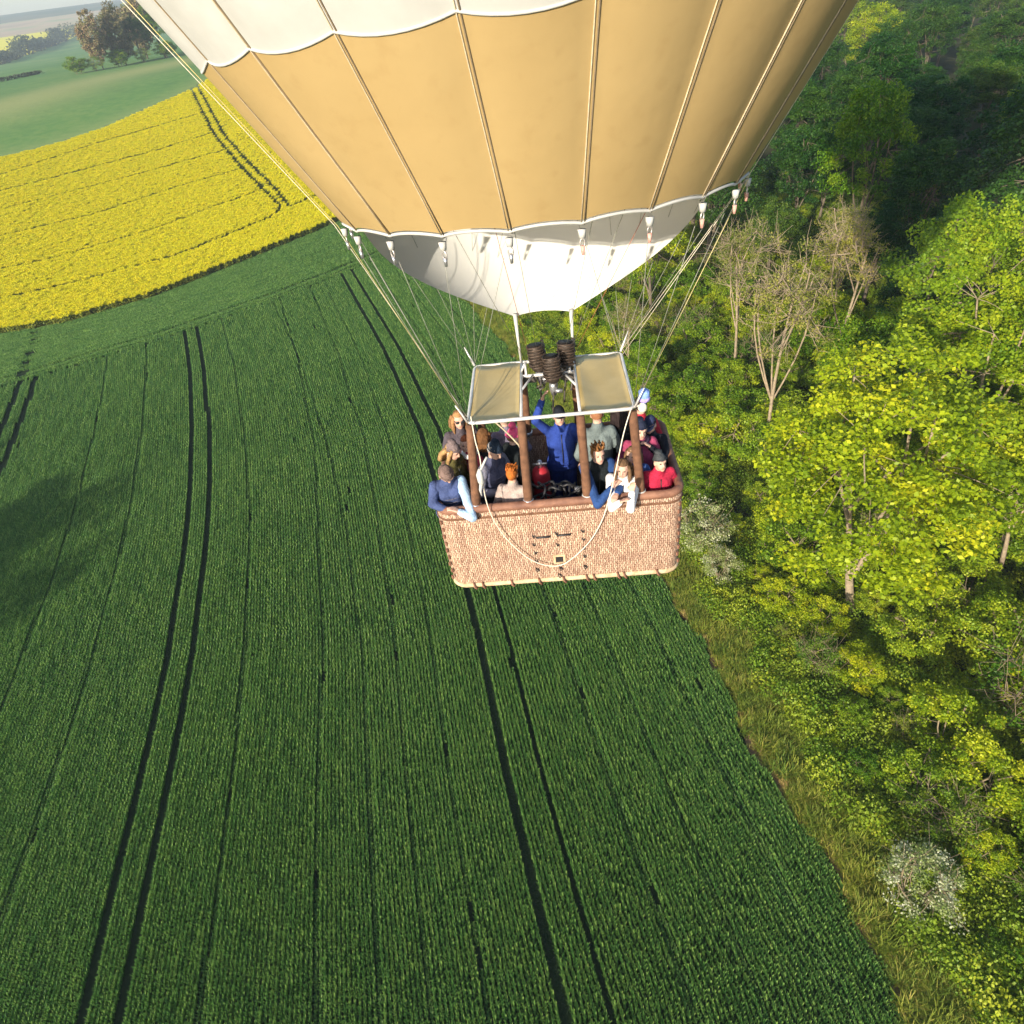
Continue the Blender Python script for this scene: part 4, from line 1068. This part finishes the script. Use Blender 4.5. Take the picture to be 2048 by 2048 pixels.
        hb.build('hair', hm, root, True)
    if hat:
        hm = cm('hat_%s' % '_'.join('%02d' % int(c * 99) for c in hatcol), hatcol, .25)
        hb = MB(); v, f = shell((.084, .104, .120), lambda c_: c_[2] > .018 - .25 * c_[1] * (1 if c_[1] < 0 else .1), .012, (0, -.01, .026)); hb.add(v, f)
        if hat == 'beanie': hb.tube([Hh((.086 * math.cos(k * .393), -.01 + .105 * math.sin(k * .393), .045 + .022 * math.sin(k * .393))) for k in range(16)], .009, 7, closed=True); hb.ell(Hh((0, -.04, .14)), (.05, .06, .03), 10, 7, HR)
        if hat == 'bobble': hb.tube([Hh((.086 * math.cos(k * .393), -.01 + .105 * math.sin(k * .393), .04)) for k in range(16)], .018, 7, closed=True); hb.ell(Hh((0, -.02, .18)), (.05, .05, .05), 12, 9, HR)
        ho = hb.build('hat', hm, root, True)
        if hat == 'cap':
            vb = MB(); P = []
            for lay in (0, 1):
                for k in range(9):
                    a = R(20 + 140 * k / 8); P += [Hh((.093 * math.cos(a), -.01 + .11 * math.sin(a), .052 - lay * .008)), Hh((.085 * math.cos(a), .07 + .13 * math.sin(a), .036 - lay * .008))]
            Fc = []
            for k in range(8):
                a = 2 * k; Fc += [(a, a + 1, a + 3, a + 2), (18 + a, 18 + a + 2, 18 + a + 3, 18 + a + 1), (a + 1, 18 + a + 1, 18 + a + 3, a + 3)]
            vb.add(P, Fc); vb.build('peak', hm, ho, True)
    if glasses:
        mb = MB()
        for s in (-1, 1): mb.ell(Hh((s * .034, .100, .012)), (.027, .008, .02), 10, 7, HR)
        mb.tube([Hh((-.085, .01, .02)), Hh((-.06, .085, .018)), Hh((.06, .085, .018)), Hh((.085, .01, .02))], .005, 5); mb.build('sunglasses', M['black'], root, True)
    if scarf is not None:
        mb = MB(); mb.tube([B((.085 * math.cos(k * .524), .01 + .085 * math.sin(k * .524), 1.475 + .012 * math.sin(k * 1.3))) for k in range(12)], .035, 8, closed=True); mb.build('scarf', cm('scarf_%s' % '_'.join('%02d' % int(c * 99) for c in scarf), scarf), root, True)
    return root

person('person in a brown beanie and navy body warmer, light blue sleeve hanging over the rim', -1.27, -.66, .46, 12, (.06, .085, .20), (.40, .58, .80), lean=20,
       arms={-1: ((-.20, .44, 1.27), (-.06, .36, 1.33)), 1: ((.22, .16, 1.30), (.06, .27, 1.26))}, hair=(.12, .08, .06), hat='beanie', hatcol=(.17, .115, .10), vest_lines=True, onesleeve=-1, headpitch=35, headyaw=20)
person('person in a grey-brown beanie over blond hair and an olive jacket at the left end', -1.24, -.20, .47, 60, (.085, .075, .025), lean=8, arms={1: 'fold', -1: 'fold'}, hair=(.34, .21, .09), hairlen='long', hat='beanie', hatcol=(.16, .12, .12), headpitch=15)
person('red-haired person with a white scarf and dark red jacket behind the olive jacket', -1.06, .06, .40, -50, (.30, .035, .07), lean=5, hair=(.20, .06, .025), hairlen='short', scarf=(.75, .73, .70))
person('blond person in sunglasses and a grey jacket at the back left corner', -1.20, .50, .50, 25, (.085, .07, .085), lean=4, arms={1: 'fold', -1: 'fold'}, hair=(.30, .16, .07), hairlen='long', glasses=True, headyaw=-10)
person('long brown-haired person in dark clothes behind the left front post', -.88, .16, .40, 150, (.025, .022, .024), lean=6, hair=(.16, .075, .03), hairlen='long')
person('grey-haired person in a lavender grey jacket under the left shield panel', -.62, .50, .44, 200, (.22, .19, .26), lean=4, hair=(.30, .26, .24), hairlen='short')
person('child in a bright pink bobble hat beside the second front post', -.50, .10, .40, 120, (.012, .016, .018), lean=4, hat='bobble', hatcol=(.78, .10, .24), hair=(.25, .15, .08))
person('man in a dark navy beanie and striped navy body warmer, looking down to the right', -.72, -.27, .47, 48, (.07, .075, .13), (.20, .20, .26), lean=12, arms={1: 'fold', -1: 'fold'}, hair=(.30, .28, .26), hat='beanie', hatcol=(.012, .022, .04), vest_lines=True, headpitch=18)
person('orange-haired person in a beige jacket seen from behind at the front rim', -.52, -.54, .27, 165, (.40, .32, .29), lean=2, hair=(.40, .12, .022), hairlen='tuft')
person('pilot in a bright blue suit and black cap reaching up to the burner handles', .09, .36, .50, 5, (.025, .055, .27), lean=4, arms={1: ((.30, .04, 1.62), (.19, .06, 1.93)), -1: 'down'}, trousers=(.025, .055, .27), hair=(.03, .02, .02), hat='cap', hatcol=(.012, .014, .02), headpitch=-14)
person('ginger short-haired man in a grey jacket seen from behind, right of the pilot', .56, .28, .50, 185, (.15, .185, .185), lean=4, hair=(.27, .12, .06), hairlen='short')
person('young man with tufted brown hair in a black jacket, blue sleeves on the front rim', .50, -.50, .45, 10, (.014, .015, .017), (.025, .065, .20), lean=14, arms={1: ((.12, .50, 1.31), (-.08, .38, 1.42)), -1: ((-.22, .30, 1.32), (-.12, .44, 1.36))}, hair=(.22, .10, .035), hairlen='tuft', headpitch=-16, headyaw=8)
person('woman with long brown hair in a white jacket leaning her elbows over the front rim', .77, -.72, .37, -8, (.80, .78, .78), lean=16, arms={1: ((.13, .37, 1.31), (.03, .38, 1.43)), -1: ((-.09, .38, 1.30), (-.11, .28, 1.52))}, hair=(.13, .075, .04), hairlen='long', headpitch=-14, headyaw=-8)
person('brown-haired person in a blue top behind the woman in white', .92, -.36, .30, -25, (.06, .12, .34), lean=6, hair=(.14, .08, .04), hairlen='long', headpitch=-10)
person('person in an open maroon coat beside the right front post', 1.05, -.04, .44, 8, (.34, .055, .12), lean=4, hair=(.03, .025, .03), hairlen='short', hat='beanie', hatcol=(.02, .025, .05), scarf=(.06, .03, .06))
person('man in a dark navy cap and black jacket raising both hands at the right end', 1.20, .16, .38, -25, (.012, .014, .022), lean=6, arms={1: 'photo', -1: 'photo'}, hair=(.03, .025, .02), hat='cap', hatcol=(.03, .04, .09), headpitch=5)
person('person in a red jacket and a black and white cap at the right front corner', 1.20, -.60, .33, 10, (.42, .02, .055), lean=8, hair=(.04, .03, .03), hat='beanie', hatcol=(.05, .055, .06), headpitch=-14, headyaw=8)
person('person in a red top at the back right corner of the basket', 1.12, .48, .46, 170, (.45, .03, .05), lean=3, hair=(.03, .02, .02), hairlen='short')
person('dark-haired person in a black jacket behind the right shield panel', .84, .42, .40, 190, (.015, .015, .018), lean=4, hair=(.03, .02, .018), hairlen='long')

# ------------------------------------------------------------------ haze
mb = MB(); mb.box((0, 0, 60), (7200, 7200, 126))
hz = NT('haze_air'); hz.t.nodes.remove(hz.b); pv = hz.n('ShaderNodeVolumePrincipled'); pv.inputs['Color'].default_value = (.74, .87, 1, 1); pv.inputs['Density'].default_value = .00026; pv.inputs['Anisotropy'].default_value = .0
hz.l(pv.outputs[0], hz.out.inputs['Volume'])
haze = mb.build('haze', hz.m); tag(haze, kind='stuff')
